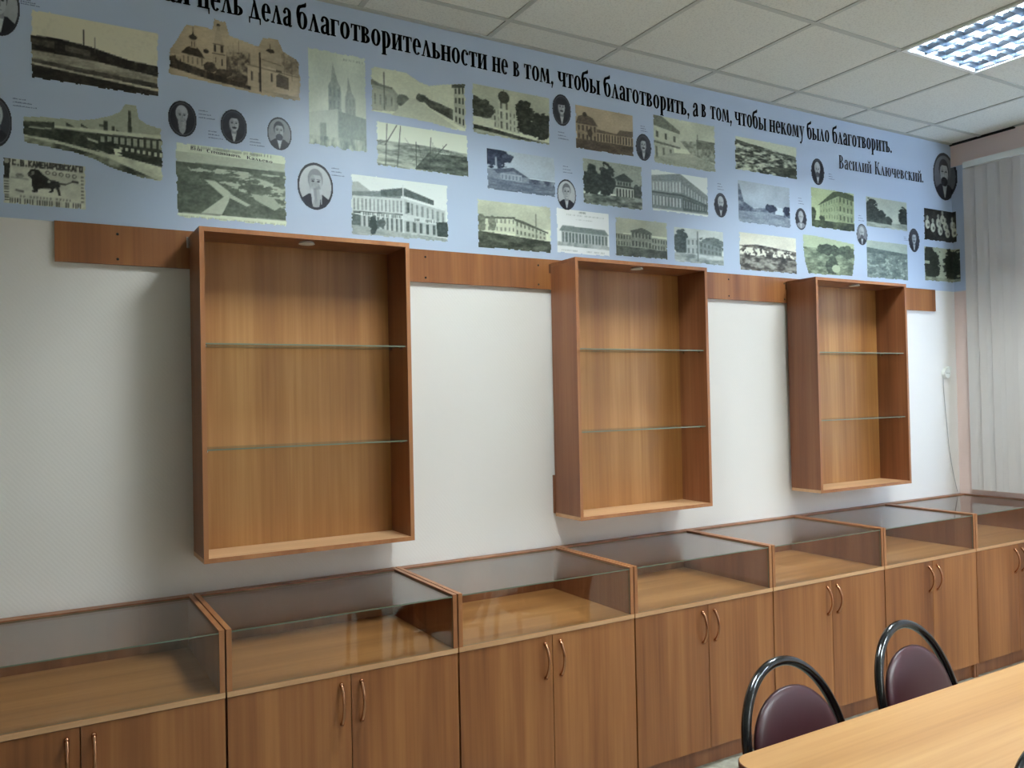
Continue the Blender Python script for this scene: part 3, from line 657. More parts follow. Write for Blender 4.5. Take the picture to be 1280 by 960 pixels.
def d_corner_store(p):
    sky(p, .4, .86, .93); p.fill([(0, .15), (.08, .13), (.2, .26), (0, .30)], .62)
    p.fill([(0, .30), (.5, .20), (.5, .36), (0, .40)], .40); p.fill([(.30, .22), (.52, .15), (.54, .15), (.84, .30), (.84, .38), (.53, .28), (.30, .32)], .24)
    p.fac((0.02, .36), (.52, .32), (.52, .60), (.02, .62), .76, 1, 13, .48, .4, .7); p.fac((.53, .32), (.96, .46), (.96, .70), (.53, .60), .72, 1, 8, .45, .4, .7)
    p.fill([(.56, .38), (.585, .38), (.585, .55), (.56, .55)], .15); p.fill([(.03, .60), (.52, .58), (.52, .62), (.03, .64)], .2).fill([(.1, .61), (.52, .60), (.52, .67), (.1, .66)], .82)
    p.text(.12, .50, .61, .05, 30, .2); p.fill([(.53, .58), (.86, .62), (.86, .70), (.53, .66)], .78).text(.62, .85, .63, .05, 16, .2)
    p.fac((.02, .67), (.52, .67), (.52, .88), (.02, .86), .70, 1, 11, .28, .45, 1); p.fac((.53, .67), (.87, .70), (.87, .90), (.53, .88), .66, 1, 5, .2, .45, .8)
    p.fill([(.86, .66), (.98, .64), (1, .9), (.87, .9)], .12); p.fill([(.515, .1), (.53, .1), (.53, .88), (.515, .88)], .8).fill([(0, .64), (.1, .66), (.1, .84), (0, .82)], .25)
    p.tex([(0, .82), (.5, .88), (1, .92), (1, 1), (0, 1)], .48, .62, 4, 14); p.tree(.22, .80, .04, .14, .08).tree(.3, .76, .05, .07, .15)
def d_dome_house(p):
    sky(p, .7, .62, .74); p.fac((.26, .42), (.60, .46), (.60, .86), (.26, .80), .72, 3, 7, .35, .35, .6); p.fac((.33, .24), (.47, .26), (.47, .84), (.33, .82), .76, 3, 2, .35, .35, .7)
    p.ell(.40, .18, .07, .12, .22); p.line(.40, 0, .40, .1, .005, .3); p.tree(.12, .5, .14, .2, .22).tree(.05, .35, .06, .1, .2)
    p.fill([(0, .64), (.28, .66), (.28, .84), (0, .8)], .82); p.tree(.66, .46, .12, .28, .13).tree(.88, .62, .12, .30, .14).tree(.72, .75, .14, .12, .12)
    p.tex([(0, .84), (1, .94), (1, 1), (0, 1)], .5, .72, 8, 8); p.tex([(0, .80), (.3, .84), (.9, .96), (.6, .96), (0, .88)], .08, .25, 10, 6)
def d_barn(p):
    sky(p, .6, .68, .8); p.tree(.12, .22, .2, .25, .12).tree(.3, .18, .08, .08, .2); p.fill([(.13, .2), (.15, .2), (.15, .66), (.13, .66)], .7)
    p.fill([(.0, .50), (.38, .42), (.62, .62), (.62, .72), (0, .72)], .50).fill([(.1, .50), (.38, .40), (.60, .60), (.5, .6), (.38, .48), (.16, .58)], .30)
    p.fac((.2, .56), (.5, .56), (.5, .72), (.2, .72), .62, 1, 6, .4, .3, .6); p.tex([(.6, .62), (1, .62), (1, .76), (.6, .76)], .2, .6, 14, 5); p.tex([(0, .70), (1, .74), (1, 1), (0, 1)], .32, .48, 4, 14)
def d_long_house(p):
    sky(p, .5, .66, .82); p.fac((.02, .36), (.5, .32), (.5, .64), (.02, .66), .78, 2, 9, .45, .35, .5); p.fill([(0, .36), (.5, .30), (.5, .34), (0, .40)], .3)
    p.fac((.5, .34), (.92, .56), (.92, .72), (.5, .68), .70, 2, 8, .35, .4, .5); p.fill([(.46, .32), (.6, .36), (.95, .55), (.95, .58), (.5, .38)], .28); p.line(.78, .2, .78, .7, .01, .4)
    p.tree(.05, .48, .06, .18, .4).tree(.2, .48, .05, .15, .45); p.tex([(0, .64), (1, .74), (1, 1), (0, 1)], .12, .34, 5, 14)
def d_palace(p):
    sky(p, .6, .62, .72); p.fac((.04, .42), (.36, .40), (.36, .82), (.04, .78), .55, 2, 5, .22, .4, .6); p.fill([(.02, .42), (.06, .26), (.18, .20), (.3, .26), (.38, .42)], .30); p.ell(.25, .6, .04, .09, .2)
    p.tree(.17, .2, .04, .05, .15); p.fac((.36, .54), (.98, .52), (.98, .76), (.36, .78), .62, 1, 13, .15, .4, .7); p.fill([(.36, .48), (.7, .52), (.75, .42), (.98, .40), (.98, .54), (.36, .56)], .35)
    p.tex([(0, .76), (1, .74), (1, 1), (0, 1)], .2, .36, 5, 12)
def d_gazebo(p):
    sky(p, .7, .52, .66); p.tree(.16, .5, .16, .34, .14).tree(.40, .45, .13, .38, .12).tree(.92, .6, .1, .2, .2)
    p.fill([(.52, .34), (.68, .22), (.84, .36), (.80, .40), (.56, .40)], .18).fill([(.55, .50), (.82, .50), (.86, .54), (.53, .54)], .2); p.fac((.56, .40), (.80, .40), (.80, .50), (.56, .50), .5, 1, 5, .15)
    p.fac((.54, .54), (.84, .54), (.84, .80), (.54, .78), .74, 1, 6, .2, .55, .8); p.tex([(0, .76), (1, .72), (1, 1), (0, 1)], .2, .6, 8, 12)
def d_document(p):
    p.g[:] = .90; p.text(.42, .55, .05, .04, 8, .3).text(.2, .9, .13, .02, 30, .55).text(.35, .7, .22, .02, 16, .6)
    p.fill([(.12, .38), (.9, .40), (.98, .52), (.06, .50)], .38); p.fac((.1, .5), (.95, .52), (.95, .76), (.1, .76), .6, 1, 14, .2, .45, .8); p.tex([(.02, .74), (1, .76), (1, .84), (.02, .82)], .4, .7, 8, 4)
    p.text(.1, .9, .90, .03, 30, .6)
def d_facade(p):
    sky(p, .4, .6, .72); p.fac((.0, .40), (.3, .42), (.3, .74), (0, .74), .52, 2, 6, .2, .4, .6); p.fac((.3, .30), (.68, .32), (.68, .76), (.3, .74), .50, 2, 6, .2, .4, .6); p.fac((.68, .44), (1, .46), (1, .78), (.68, .76), .55, 2, 6, .2, .4, .6)
    p.fill([(.28, .32), (.42, .26), (.5, .22), (.6, .27), (.70, .34), (.68, .38), (.3, .36)], .3); p.tex([(0, .72), (1, .76), (1, 1), (0, 1)], .16, .34, 8, 8)
def d_round_corner(p):
    sky(p, .6, .7, .8); p.fill([(0, .02), (.12, .0), (.42, .26), (.42, .32), (0, .22)], .42); p.fac((0, .24), (.40, .32), (.40, .58), (0, .52), .74, 1, 3, .3, .25, .45); p.fill([(0, .52), (.42, .58), (.42, .62), (0, .57)], .4)
    p.fac((0, .58), (.32, .62), (.34, .92), (0, .90), .68, 1, 3, .4, .3, .7); p.tex([(.42, .45), (1, .36), (1, .80), (.6, .70)], .35, .68, 14, 10); p.line(.70, .26, .70, .98, .006, .3)
    p.tex([(.3, .72), (.6, .68), (1, .82), (1, 1), (0, 1), (0, .88)], .55, .68, 5, 10); p.fill([(.68, .36), (1, .36), (1, .5), (.68, .56)], .3, .6)
def d_block(p):
    p.g[:] = .90; p.fill([(0, .18), (.5, .04), (1, .5), (1, .92), (0, .92)], .42); p.fill([(0, .16), (.5, .02), (1, .48), (1, .56), (.5, .16), (0, .26)], .45)
    p.fac((.02, .28), (.52, .18), (.52, .52), (.02, .52), .52, 1, 9, .78, .4, .75); p.fac((.52, .20), (.96, .56), (.96, .70), (.52, .52), .42, 1, 9, .7, .35, .7)
    p.fac((.02, .58), (.52, .58), (.52, .88), (.02, .88), .40, 1, 9, .75, .4, .7); p.fac((.54, .58), (.96, .72), (.96, .88), (.54, .90), .22, 1, 9, .5, .4, .6); p.fill([(0, .92), (1, .92), (1, 1), (0, 1)], .86)
    p.fill([(.0, .52), (.52, .51), (1, .70), (1, .73), (.52, .56), (0, .56)], .2)
def d_tree_street(p):
    sky(p, .6, .66, .8); p.tree(.14, .45, .14, .35, .16).tree(.75, .42, .25, .22, .3); p.fac((.25, .3), (.5, .28), (.5, .74), (.25, .76), .66, 2, 3, .4); p.fac((.5, .34), (.95, .5), (.95, .72), (.5, .72), .42, 2, 6, .25)
    p.tex([(0, .72), (1, .72), (1, 1), (0, 1)], .35, .75, 5, 8); p.line(.47, .1, .47, .9, .015, .3)
def d_town_sepia(p):
    p.g[:] = .78; p.tex([(0, .12), (1, .32), (1, 1), (0, 1)], .1, .78, 14, 18, 3, 3.0); p.tex([(.5, .74), (1, .66), (1, 1), (.7, 1)], .08, .3, 10, 10); p.tex([(0, .1), (.5, .26), (1, .34), (1, .40), (0, .2)], .2, .4, 8, 6)
def d_blue_street(p):
    sky(p, .6, .6, .74); p.tex([(0, .1), (.04, .1), (.12, .5), (.3, .62), (1, .5), (1, .76), (0, .74)], .2, .55, 12, 10); p.fill([(.7, .52), (.86, .54), (.86, .70), (.7, .70)], .8).tree(.62, .58, .1, .1, .15).tree(.93, .58, .08, .12, .15)
    p.tex([(0, .72), (.6, .68), (1, .78), (1, 1), (0, 1)], .42, .58, 4, 12)
def d_town_brown(p):
    sky(p, .45, .78, .9); p.tex([(0, .36), (.3, .30), (1, .40), (1, 1), (0, 1)], .1, .55, 12, 14, 3, 2.6); k = p.pm([(0, .38), (1, .42), (1, .60), (0, .58)]); n = p.nz(26, 12, 2); p.g[k & (n > .55)] = .86; p.fill([(.1, .74), (.7, .80), (.6, .86), (.1, .80)], .7, .5)
def d_green_house(p):
    sky(p, .9, .66, .78); p.fac((.2, .40), (.62, .12), (.62, .78), (.2, .76), .60, 3, 7, .42, .35, .5); p.fac((.62, .10), (.96, .18), (.96, .80), (.62, .78), .55, 3, 4, .25, .35, .55)
    p.fill([(.16, .44), (.5, .06), (.7, .0), (.98, .08), (.98, .22), (.62, .14), (.2, .42)], .25); p.tree(.06, .66, .06, .16, .16).tree(.25, .74, .06, .06, .2); p.tex([(0, .80), (1, .78), (1, 1), (0, 1)], .08, .3, 8, 8)
def d_ruin_park(p):
    sky(p, .5, .66, .76); p.tex([(0, .32), (1, .30), (1, 1), (0, 1)], .28, .62, 8, 14); p.tree(.48, .34, .22, .14, .2).tree(.84, .36, .18, .16, .24).tree(.55, .72, .12, .22, .22).ell(.62, .80, .08, .1, .7)
    p.mask &= p.pm([(0, 0), (.3, .02), (1, .12), (.99, .5), (.94, .95), (.1, 1), (.04, .7), (.0, .3)])
def d_tree_lane(p):
    sky(p, .9, .6, .72); p.tree(.12, .42, .16, .36, .12).tree(.32, .60, .14, .22, .14).tree(.5, .70, .12, .12, .18).tree(.9, .55, .13, .34, .14); p.tex([(0, .80), (1, .76), (1, 1), (0, 1)], .5, .7, 5, 10); p.tex([(0, .74), (.6, .76), (.6, .84), (0, .82)], .12, .3, 12, 3)
def d_hazy_town(p):
    sky(p, .4, .62, .74); p.tex([(0, .26), (1, .30), (1, 1), (0, 1)], .28, .5, 10, 14); p.tex([(0, .20), (1, .28), (1, .34), (0, .34)], .24, .36, 9, 4); n = p.nz(16, 20, 2); k = p.pm([(0, .4), (1, .4), (1, .9), (0, .9)]); p.g[k & (n > .66)] = .62
def d_people(p):
    p.g[:] = .1; p.tex(F, .04, .18, 8, 8)
    for x, y in ((.12, .5), (.28, .58), (.45, .42), (.5, .65), (.66, .5), (.72, .7), (.88, .45), (.92, .66), (.58, .3)): p.ell(x, y, .07, .14, .74).ell(x, y-.2, .035, .07, .62).ell(x+.02, y+.02, .025, .05, .35)
def d_two_trees(p):
    sky(p, 1, .64, .76); p.tree(.22, .48, .24, .5, .13, .06).tree(.80, .5, .24, .46, .13, .06); p.tex([(0, .86), (1, .88), (1, 1), (0, 1)], .45, .66, 6, 6); p.fill([(0, .42), (.16, .42), (.16, .5), (0, .5)], .68)
GRN = ((22, 32, 28), (222, 232, 214)); SEP = ((30, 22, 16), (214, 198, 166)); BLU = ((28, 38, 60), (208, 222, 238)); NEU = ((26, 26, 26), (222, 226, 208)); OLV = ((26, 32, 24), (220, 226, 202)); TEAL = ((44, 58, 56), (222, 236, 228))
pics = [("factory_chimney",-1.771,-1.364,2.695,2.935,((20,16,14),(212,208,184)),'torn old view of a low factory with a chimney across a river'),
("factory_yard",-1.798,-1.355,2.390,2.659,OLV,'old view of a long factory building with a tall chimney and fence'),
("trademark",-1.854,-1.606,2.262,2.420,NEU,'printed trademark stamp with a standing lion'),
("church",-1.336,-0.844,2.764,3.029,SEP,'sepia view of a domed church, bell tower and low hall'),
("aerial_text",-1.316,-0.908,2.264,2.546,((52,62,52),(216,226,206)),'aerial river view with a printed heading above'),
("cathedral",-0.818,-0.573,2.595,2.995,((70,88,84),(220,230,214)),'tall faded view of a church with two spires'),
("street_tower",-0.556,-0.110,2.752,2.968,OLV,'old street view with a tall building at the right'),
("bare_trees",-0.536,-0.104,2.552,2.741,GRN,'old view over fields through bare trees'),
("corner_store",-0.650,-0.207,2.256,2.509,TEAL,'old view of a two storey corner shop building'),
("dome_house",-0.084,0.330,2.752,2.979,OLV,'old view of a domed house among dark trees'),
("barn",-0.016,0.353,2.511,2.700,BLU,'bluish view of a low gabled building behind a tree'),
("long_house",-0.068,0.324,2.246,2.465,OLV,'old view of a long pale building beyond a meadow'),
("palace",0.470,0.825,2.760,2.974,SEP,'sepia view of a palace with a rounded wing'),
("gazebo",0.507,0.874,2.499,2.723,GRN,'green view of a park pavilion beside trees'),
("document",0.350,0.662,2.253,2.468,((50,70,64),(226,236,230)),'white printed sheet with an engraved long building'),
("facade",0.695,1.030,2.262,2.456,OLV,'olive view of a three part palace facade'),
("round_corner",0.949,1.378,2.749,3.001,OLV,'old view of a round corner house and street'),
("block",0.928,1.318,2.507,2.719,TEAL,'old view of a large two storey block in perspective'),
("tree_street",1.069,1.421,2.257,2.442,TEAL,'old street view with trees and houses'),
("town_sepia",1.515,2.009,2.786,2.974,OLV,'old panorama of a crowded town'),
("blue_street",1.530,1.943,2.502,2.736,BLU,'bluish faded view of a wide street'),
("town_brown",1.530,1.986,2.244,2.454,((38,34,28),(222,222,206)),'brownish town panorama with white houses'),
("green_house",2.113,2.502,2.526,2.762,((26,36,22),(204,218,172)),'green view of a tall corner mansion'),
("ruin_park",2.035,2.494,2.253,2.482,((30,42,30),(206,220,184)),'green park view with torn edges'),
("tree_lane",2.604,3.013,2.573,2.761,GRN,'green view of a lane between trees'),
("hazy_town",2.597,3.007,2.262,2.494,((34,50,52),(206,218,204)),'hazy town panorama'),
("people",3.180,3.529,2.536,2.747,NEU,'dark group photograph of people in pale clothes'),
("two_trees",3.171,3.548,2.273,2.499,((26,32,26),(206,212,184)),'old view of two dark round trees with a gap between')]
LUT = np.array([lin((i, i, i))[0] for i in range(256)])
def cell(s): return 0.00255+max(0.0, s+1.6)/4.9*0.0042
def grid_mesh(name, rgb, mask, s0, s1, z0, z1, off, parent, lab):
    h, w_ = mask.shape
    xs = np.linspace(s0, s1, w_); zs = np.linspace(z1, z0, h)
    SX, ZZ = np.meshgrid(xs, zs)
    X = np.minimum(SX, XE-off); Y = np.where(SX > XE-off, -np.maximum(off, SX-XE), -off)
    if SX.max() > XE: mask = mask & ~((SX > XE) & (ZZ > ZW-0.002))
    co = np.stack([X, Y, ZZ], -1).reshape(-1, 3)
    idx = np.arange(h*w_).reshape(h, w_)
    ok = mask[:-1, :-1] & mask[1:, 1:] & mask[1:, :-1] & mask[:-1, 1:]
    f = np.stack([idx[1:, :-1][ok], idx[1:, 1:][ok], idx[:-1, 1:][ok], idx[:-1, :-1][ok]], 1)
    used = np.unique(f); re = np.full(h*w_, -1); re[used] = np.arange(len(used)); f = re[f]
    me = bpy.data.meshes.new(name); me.vertices.add(len(used)); me.vertices.foreach_set('co', co[used].ravel())
    me.loops.add(f.size); me.loops.foreach_set('vertex_index', f.ravel().astype(np.int32))
    me.polygons.add(len(f)); me.polygons.foreach_set('loop_start', (np.arange(len(f))*4).astype(np.int32))
    me.update(calc_edges=True)
    ca = me.color_attributes.new('print', 'FLOAT_COLOR', 'POINT')
    c4 = np.ones((len(used), 4), np.float32); c4[:, :3] = LUT[np.clip(rgb.reshape(-1, 3)[used], 0, 255).astype(int)]
    ca.data.foreach_set('color', c4.ravel())
    o = link(name, me, M['print'], parent); o['label'] = lab; return o
def ragged(p, seed):
    r = np.random.RandomState(seed)
    def edge(n, amp):
        a = np.interp(np.arange(n), np.linspace(0, n-1, max(4, n//6)), r.rand(max(4, n//6)))*amp*0.8+r.rand(n)*amp*0.35; return a
    m = p.mask
    m &= p.U > (edge(p.h, 0.02)[:, None]); m &= (1-p.U) > (edge(p.h, 0.02)[:, None])
    m &= p.V > (edge(p.w, 0.02)[None, :]); m &= (1-p.V) > (edge(p.w, 0.035)[None, :])
def down(p):
    h, w_ = p.h//2, p.w//2
    return np.clip(p.g, 0, 1).reshape(h, 2, w_, 2).mean((1, 3)), p.mask.reshape(h, 2, w_, 2).mean((1, 3)) > 0.5
for i, (nm, s0, s1, z0, z1, tint, lab) in enumerate(pics):
    c = cell((s0+s1)/2); W_, H_ = int((s1-s0)/c), int((z1-z0)/cell(-1.2)/1.25)
    p = Pic(W_*2, H_*2, 100+i); globals()['d_'+nm](p); ragged(p, i+5)
    p.g += (p.nz(50, 50, 2)-0.5)*(0.10+0.12*(p.g < 0.6))
    g, mk = down(p)
    g = np.clip((g-0.5)*1.22+0.55, 0, 1)[..., None]
    rgb = np.array(tint[0])*(1-g)+np.minimum(np.array(tint[1])*1.07, 246)*g
    grid_mesh('postcard_picture', rgb, mk, s0, s1, z0, z1, 0.0028, banner, lab)
pl = word_polys('Вели', -1.262, -1.222, 2.521, 2.520, 0.0085)+word_polys('Степановичъ', -1.205, -1.082, 2.519, 2.514, 0.0085)+word_polys('Кальево', -1.060, -0.962, 2.513, 2.508, 0.0085)
poly_mesh('postcard_heading', pl, 0.0040, M['ink'], banner)

# ---- oval portraits:  bg, hair, beard (0 none, .3 moustache, 1 full, 1.6 long), grey of hair, bald
ports = [(-1.856,2.923,0.059,0.102,.75,.2,0,.12,0,'partly cut off at the top left'),(-1.871,2.534,0.047,0.086,.2,.8,1,.3,0,'cut off at the left edge'),
(-1.288,2.632,0.051,0.068,.10,.72,1.5,.72,1,'old man with a white beard'),(-1.105,2.630,0.050,0.067,.12,.1,.3,.1,0,'man with dark hair and a moustache'),
(-0.933,2.628,0.049,0.066,.62,.2,1,.2,0,'man with a short dark beard on a light ground'),(-0.794,2.438,0.074,0.096,.84,.6,2.0,.7,0,'old man with a long grey beard'),
(0.396,2.931,0.054,0.076,.10,.15,.6,.15,0,'man in a peaked cap'),(0.413,2.533,0.056,0.074,.84,.45,0,.3,0,'person in half profile on a light ground'),
(0.886,2.821,0.051,0.069,.22,.14,.3,.12,0,'dark portrait of a man with a moustache'),(1.405,2.582,0.049,0.067,.10,.2,1,.25,1,'bald bearded man'),
(2.180,2.854,0.058,0.079,.08,.2,1,.3,1,'bald man with a short beard'),(2.027,2.565,0.049,0.064,.1,.75,0,.7,0,'pale figure in profile'),
(2.563,2.520,0.052,0.066,.5,.3,1,.3,1,'man with a chain on a grey ground'),(3.073,2.525,0.058,0.077,.16,.2,.3,.2,0,'very dark small portrait'),
(3.417,2.971,0.127,0.159,.42,.07,1,.08,0,'large portrait of a bearded man in glasses at the room corner')]
for i, (cx, cz, rx, rz, bg, hair, beard, bc, bald, lab) in enumerate(ports):
    c = cell(cx)*0.8; W_, H_ = int(2*rx/c), int(2*rz/0.0022)
    p = Pic(W_*2, H_*2, 300+i); R = np.sqrt(((p.U-.5)/.5)**2+((p.V-.5)/.5)**2)
    p.g[:] = bg+(.5-p.V)*.1; fx = .5 if i % 2 else .48
    p.fill([(0, 1), (.06, .80), (.32, .66), (.68, .66), (.94, .80), (1, 1)], .07 if i != 11 else .6)
    if beard < 1.8: p.fill([(.40, .66), (.60, .66), (.50, .98)], .85)
    p.fill([(.42, .55), (.58, .55), (.60, .70), (.40, .70)], .6)
    p.ell(fx, .36, .205, .22, hair if not bald else .78); p.ell(fx+.01, .42, .165, .215, .80)
    p.ell(fx-.09, .44, .085, .19, .62, .5)
    if not bald: p.fill([(fx-.2, .36), (fx-.16, .22), (fx, .15), (fx+.17, .22), (fx+.2, .36), (fx+.12, .27), (fx-.08, .27)], hair)
    p.ell(fx-.065, .40, .040, .018, .18).ell(fx+.085, .40, .040, .018, .18); p.line(fx-.11, .365, fx-.02, .36, .012, .3).line(fx+.04, .36, fx+.13, .365, .012, .3)
    p.line(fx+.02, .40, fx+.03, .50, .014, .5)
    if beard >= .9:
        p.ell(fx+.01, .605 if beard < 1.3 else .40+.16*1.3, .135, .095*beard, bc); p.line(fx-.05, .53, fx+.07, .53, .03, bc*.8)
        if beard > 1.2: p.ell(fx+.01, .70, .12, .22*(beard-.6), bc)
        k = ((p.U-fx)/.15)**2+((p.V-.6)/.2)**2 < 1; p.g[k] += ((p.nz(14, 14, 2)-.5)*.25)[k]
    elif beard > 0: p.ell(fx+.015, .525, .09, .024, bc)
    p.line(fx-.03, .56, fx+.06, .56, .010, .35)
    if i == 6: p.fill([(.26, .30), (.3, .16), (.7, .16), (.76, .30), (.6, .34), (.3, .34)], .08)
    if i == 14:
        for dx in (-.065, .085): p.line(fx+dx-.05, .40, fx+dx+.05, .40, .01, .1)
    if beard >= 1.8:
        for x0, x1, e, v in ((.36, .46, .42, .86), (.44, .54, .50, .62), (.52, .62, .58, .74), (.60, .68, .66, .86)): p.fill([(x0, .56), (x1, .56), (x1-.01, .76), (e, .90)], v, .9)
    p.g += (p.nz(12, 12, 2)-.5)*.06
    ringk = (R > .86); p.g[ringk] = .10
    if bg < .3: p.g[(R > .82) & (R < .87)] = .32
    p.mask &= R < .985
    g, mk = down(p); g = g[..., None]; rgb = np.array((18, 20, 32))*(1-g)+np.array((222, 230, 232))*g
    grid_mesh('oval_portrait', rgb, mk, cx-rx, cx+rx, cz-rz, cz+rz, 0.0034, banner, 'oval portrait, '+lab)

# ------------------------------------------------------------------ table
def rrect(x0, x1, y0, y1, r, n=8):
    out = []
    for cx, cy, a in ((x1-r, y1-r, 0), (x0+r, y1-r, 90), (x0+r, y0+r, 180), (x1-r, y0+r, 270)):
        for k in range(n+1):
            t = math.radians(a+90*k/n); out.append((cx+r*math.cos(t), cy+r*math.sin(t)))
    return out
TX0, TX1, TY0, TY1 = -0.430, 1.17, -2.270, -1.826
tb = empty('meeting_table', ((TX0+TX1)/2, (TY0+TY1)/2, 0))
tag(tb, 'long table with a rounded-corner light wood top, bottom right of the picture', 'table')
hx, hy = (TX1-TX0)/2, (TY1-TY0)/2
def prism(name, pts, z0, z1, m, parent, bev=0.0):
    bm = bmesh.new(); a = [bm.verts.new((x, y, z0)) for x, y in pts]; b = [bm.verts.new((x, y, z1)) for x, y in pts]; n = len(pts)
    bm.faces.new(a[::-1]); bm.faces.new(b)
    for i in range(n): bm.faces.new((a[i], a[(i+1) % n], b[(i+1) % n], b[i]))
    return link(name, from_bm(bm, name), m, parent)
prism('tabletop', rrect(-hx+0.002, hx-0.002, -hy+0.002, hy-0.002, 0.05), 0.733, 0.755, M['table'], tb)
bm = bmesh.new(); o_ = rrect(-hx, hx, -hy, hy, 0.052); i_ = rrect(-hx+0.002, hx-0.002, -hy+0.002, hy-0.002, 0.05); n = len(o_)
rg = [[bm.verts.new((x, y, z)) for x, y in q] for q, z in ((o_, 0.7335), (o_, 0.754), (i_, 0.7552), (i_, 0.7328))]
for k in range(4):
    for i in range(n): bm.faces.new((rg[k][i], rg[k][(i+1) % n], rg[(k+1) % 4][(i+1) % n], rg[(k+1) % 4][i]))
link('edge_band', from_bm(bm, 'edge_band'), M['table_edge'], tb)
for s in (-1, 1):
    x = s*(hx-0.16); box('leg_panel', x-0.009, x+0.009, -hy+0.06, hy-0.06, 0.0, 0.7328, M['table'], tb)
box('stretcher_panel', -hx+0.169, hx-0.169, -0.009, 0.009, 0.52, 0.7328, M['table'], tb)

# ------------------------------------------------------------------ chairs
def make_chair():
    t = empty('stacking_chair')
    R = 0.0135
    lean = lambda z: 0.165+0.30*(z-0.45)
    half = []
    for k in range(0, 13):
        a = math.radians(90*k/12); half.append((0.208*math.cos(a)**0.97, 0.600+0.232*math.sin(a)))
    left = [(-x, lean(z), z) for x, z in half]; right = [(x, lean(z), z) for x, z in half][::-1]
    low = [(-0.188, 0.150, 0.42), (-0.200, lean(0.52), 0.52)]
    bm = bmesh.new(); tube(bm, smooth_path(low+left[:-1]+right+[(0.200, lean(0.52), 0.52), (0.188, 0.150, 0.42)], 3), R, 14)
    link('back_frame', from_bm(bm, 'back_frame'), M['black_tube'], t, True)
    for s in (-1, 1):
        bm = bmesh.new(); tube(bm, smooth_path([(s*0.188, 0.150, 0.42), (s*0.186, 0.165, 0.25), (s*0.192, 0.215, 0.012)], 5), R, 12)
        l = link('leg', from_bm(bm, 'leg'), M['black_tube'], t, True)
        bm = bmesh.new(); tube(bm, [(s*0.192, 0.214, 0.03), (s*0.192, 0.216, 0.0)], 0.015, 12); link('foot_cap', from_bm(bm, 'foot_cap'), M['dark'], l)
        bm = bmesh.new(); tube(bm, smooth_path([(s*0.165, 0.02, 0.425), (s*0.172, -0.12, 0.42), (s*0.178, -0.165, 0.36), (s*0.188, -0.195, 0.012)], 5), R, 12)
        l = link('leg', from_bm(bm, 'leg'), M['black_tube'], t, True)
        bm = bmesh.new(); tube(bm, [(s*0.188, -0.194, 0.03), (s*0.188, -0.196, 0.0)], 0.015, 12); link('foot_cap', from_bm(bm, 'foot_cap'), M['dark'], l)
    bm = bmesh.new(); tube(bm, [(-0.188, 0.150, 0.425), (0.188, 0.150, 0.425)], 0.009, 10); tube(bm, [(-0.17, -0.10, 0.42), (0.17, -0.10, 0.42)], 0.009, 10)
    link('stretcher', from_bm(bm, 'stretcher'), M['black_tube'], t, True)
    def pad(name, rx, ry, th, mtx, sq=2.3):
        bm = bmesh.new(); n = 40; prof = [(0.0, 1.0), (0.45, 0.97), (0.75, 0.86), (0.90, 0.66), (0.975, 0.36), (1.0, 0.0), (0.975, -0.36), (0.90, -0.6), (0.6, -0.7), (0.0, -0.7)]
        rings = []
        for f, z in prof:
            if f == 0: rings.append([bm.verts.new((0, 0, z*th))]); continue
            rings.append([bm.verts.new((rx*f*math.copysign(abs(math.cos(2*PI*k/n))**(2/sq), math.cos(2*PI*k/n)), ry*f*math.copysign(abs(math.sin(2*PI*k/n))**(2/sq), math.sin(2*PI*k/n)), z*th)) for k in range(n)])
        for a, b in zip(rings, rings[1:]):
            for k in range(n):
                if len(a) == 1: bm.faces.new((a[0], b[k], b[(k+1) % n]))
                elif len(b) == 1: bm.faces.new((a[k], b[0], a[(k+1) % n]))
                else: bm.faces.new((a[k], b[k], b[(k+1) % n], a[(k+1) % n]))
        bmesh.ops.transform(bm, matrix=mtx, verts=bm.verts)
        return link(name, from_bm(bm, name), M['maroon'], t, True)
    pad('seat', 0.205, 0.205, 0.028, Matrix.Translation((0, -0.015, 0.456)), 2.6)
    tilt = math.atan(0.30)
    mtx = Matrix.Translation((0, lean(0.600)-0.004, 0.600)) @ Matrix.Rotation(PI/2-tilt, 4, 'X')
    pad('backrest', 0.186, 0.178, 0.020, mtx, 2.15)
    bm = bmesh.new(); tube(bm, [(-0.200, lean(0.55)+0.002, 0.55), (-0.15, lean(0.55)+0.012, 0.55), (0.15, lean(0.55)+0.012, 0.55), (0.200, lean(0.55)+0.002, 0.55)], 0.007, 8)
    link('backrest_bracket', from_bm(bm, 'backrest_bracket'), M['black_tube'], t, True)
    return t
ch = make_chair()
spots = [(0.030, -1.860, 0.10, 'chair with a rounded black tube back and maroon pad, nearer one behind the table'),
         (0.628, -1.822, 0.10, 'chair with a rounded black tube back and maroon pad, farther one behind the table'),
         (0.035, -2.545, 0.0, 'chair before the table, only its black tube back showing at the bottom right corner')]
for i, (x, y, rz, lab) in enumerate(spots):
    o = ch if i == 0 else copy_tree(ch)
    o.location = (x, y, 0); o.rotation_euler = (0, 0, rz)
    tag(o, lab, 'chair', 'maroon chairs around the table')

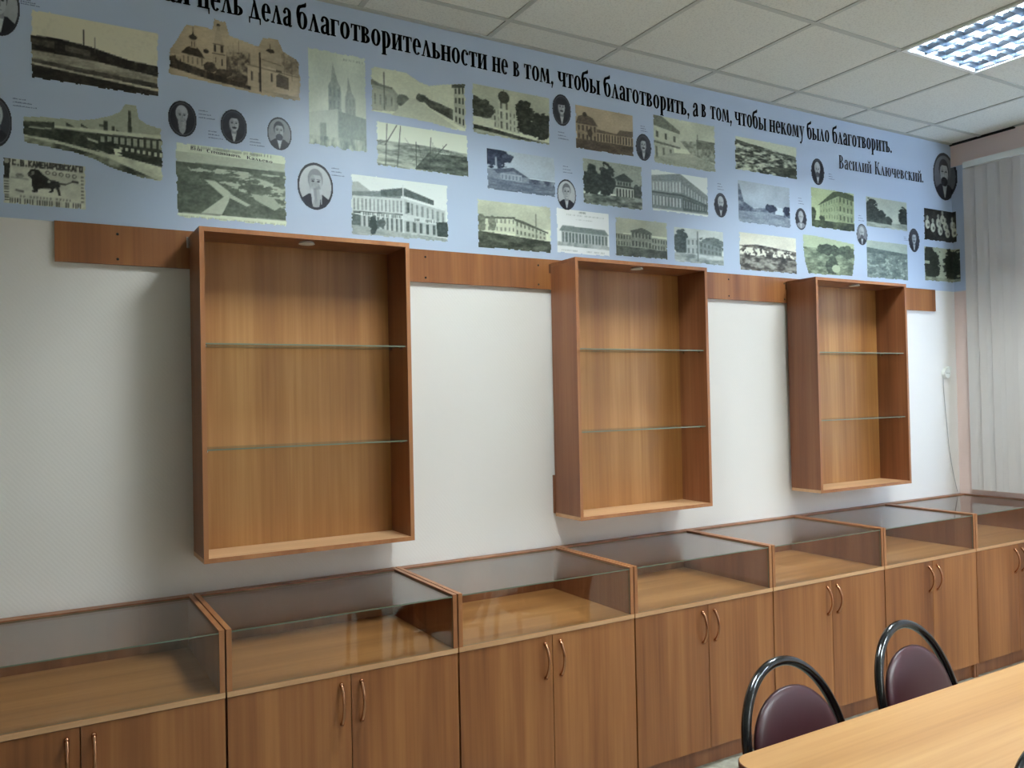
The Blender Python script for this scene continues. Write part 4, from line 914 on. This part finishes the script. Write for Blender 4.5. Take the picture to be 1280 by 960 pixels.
# ------------------------------------------------------------------ blinds, socket, cord
vb = empty('vertical_blinds', (XE-0.045, -0.12, 0))
tag(vb, 'pale vertical fabric blinds hanging from a white rail over the window on the right wall', 'blinds')
box('headrail', -0.022, 0.042, -4.75, 0.0, 2.998, 3.036, M['white_plastic'], vb)
bm = bmesh.new(); sl = []
yy = -0.035; k = 0
while yy > -4.7:
    a = math.radians(12+3*math.sin(k*1.7)); wdt = 0.089
    dx, dy = math.sin(a)*wdt/2, math.cos(a)*wdt/2; th = 0.0012
    c0 = [(-dx, yy+dy), (-0.004, yy), (dx, yy-dy)]
    v0 = [bm.verts.new((x, y, 0.93)) for x, y in c0]; v1 = [bm.verts.new((x, y, 2.995)) for x, y in c0]
    w0 = [bm.verts.new((x+th, y, 0.93)) for x, y in c0]; w1 = [bm.verts.new((x+th, y, 2.995)) for x, y in c0]
    for i in (0, 1):
        bm.faces.new((v0[i], v0[i+1], v1[i+1], v1[i])); bm.faces.new((w0[i+1], w0[i], w1[i], w1[i+1]))
        bm.faces.new((v0[i+1], v0[i], w0[i], w0[i+1])); bm.faces.new((v1[i], v1[i+1], w1[i+1], w1[i]))
    bm.faces.new((v0[0], v1[0], w1[0], w0[0])); bm.faces.new((v0[2], w0[2], w1[2], v1[2]))
    yy -= 0.078; k += 1
link('slats', from_bm(bm, 'slats'), M['blind'], vb)

so = empty('wall_socket', (3.362, 0, 1.680))
tag(so, 'small white round wall socket between the rightmost hanging cabinet and the corner', 'socket')
bm = bmesh.new()
bmesh.ops.create_cone(bm, cap_ends=True, segments=24, radius1=0.036, radius2=0.032, depth=0.022, matrix=Matrix.Translation((0, -0.0115, 0)) @ Matrix.Rotation(PI/2, 4, 'X'))
link('socket_body', from_bm(bm, 'socket_body'), M['white_plastic'], so)
bm = bmesh.new()
for x in (-0.0095, 0.0095): bmesh.ops.create_cone(bm, cap_ends=True, segments=10, radius1=0.003, radius2=0.003, depth=0.001, matrix=Matrix.Translation((x, -0.0228, 0)) @ Matrix.Rotation(PI/2, 4, 'X'))
link('socket_holes', from_bm(bm, 'socket_holes'), M['dark'], so)
box('terminal_box', 0.012, 0.045, -0.024, -0.001, 0.018, 0.045, M['white_plastic'], so)
bm = bmesh.new()
tube(bm, smooth_path([(3.335, -0.006, 1.664), (3.338, -0.006, 1.56), (3.352, -0.006, 1.42), (3.362, -0.006, 1.34), (3.378, -0.006, 1.20), (3.410, -0.006, 1.05), (3.455, -0.006, 0.905)], 6), 0.0021, 8)
co = link('power_cord', from_bm(bm, 'power_cord'), M['cord'], None, True)
tag(co, 'thin grey cord running down the wall from the socket to the corner', 'cord')
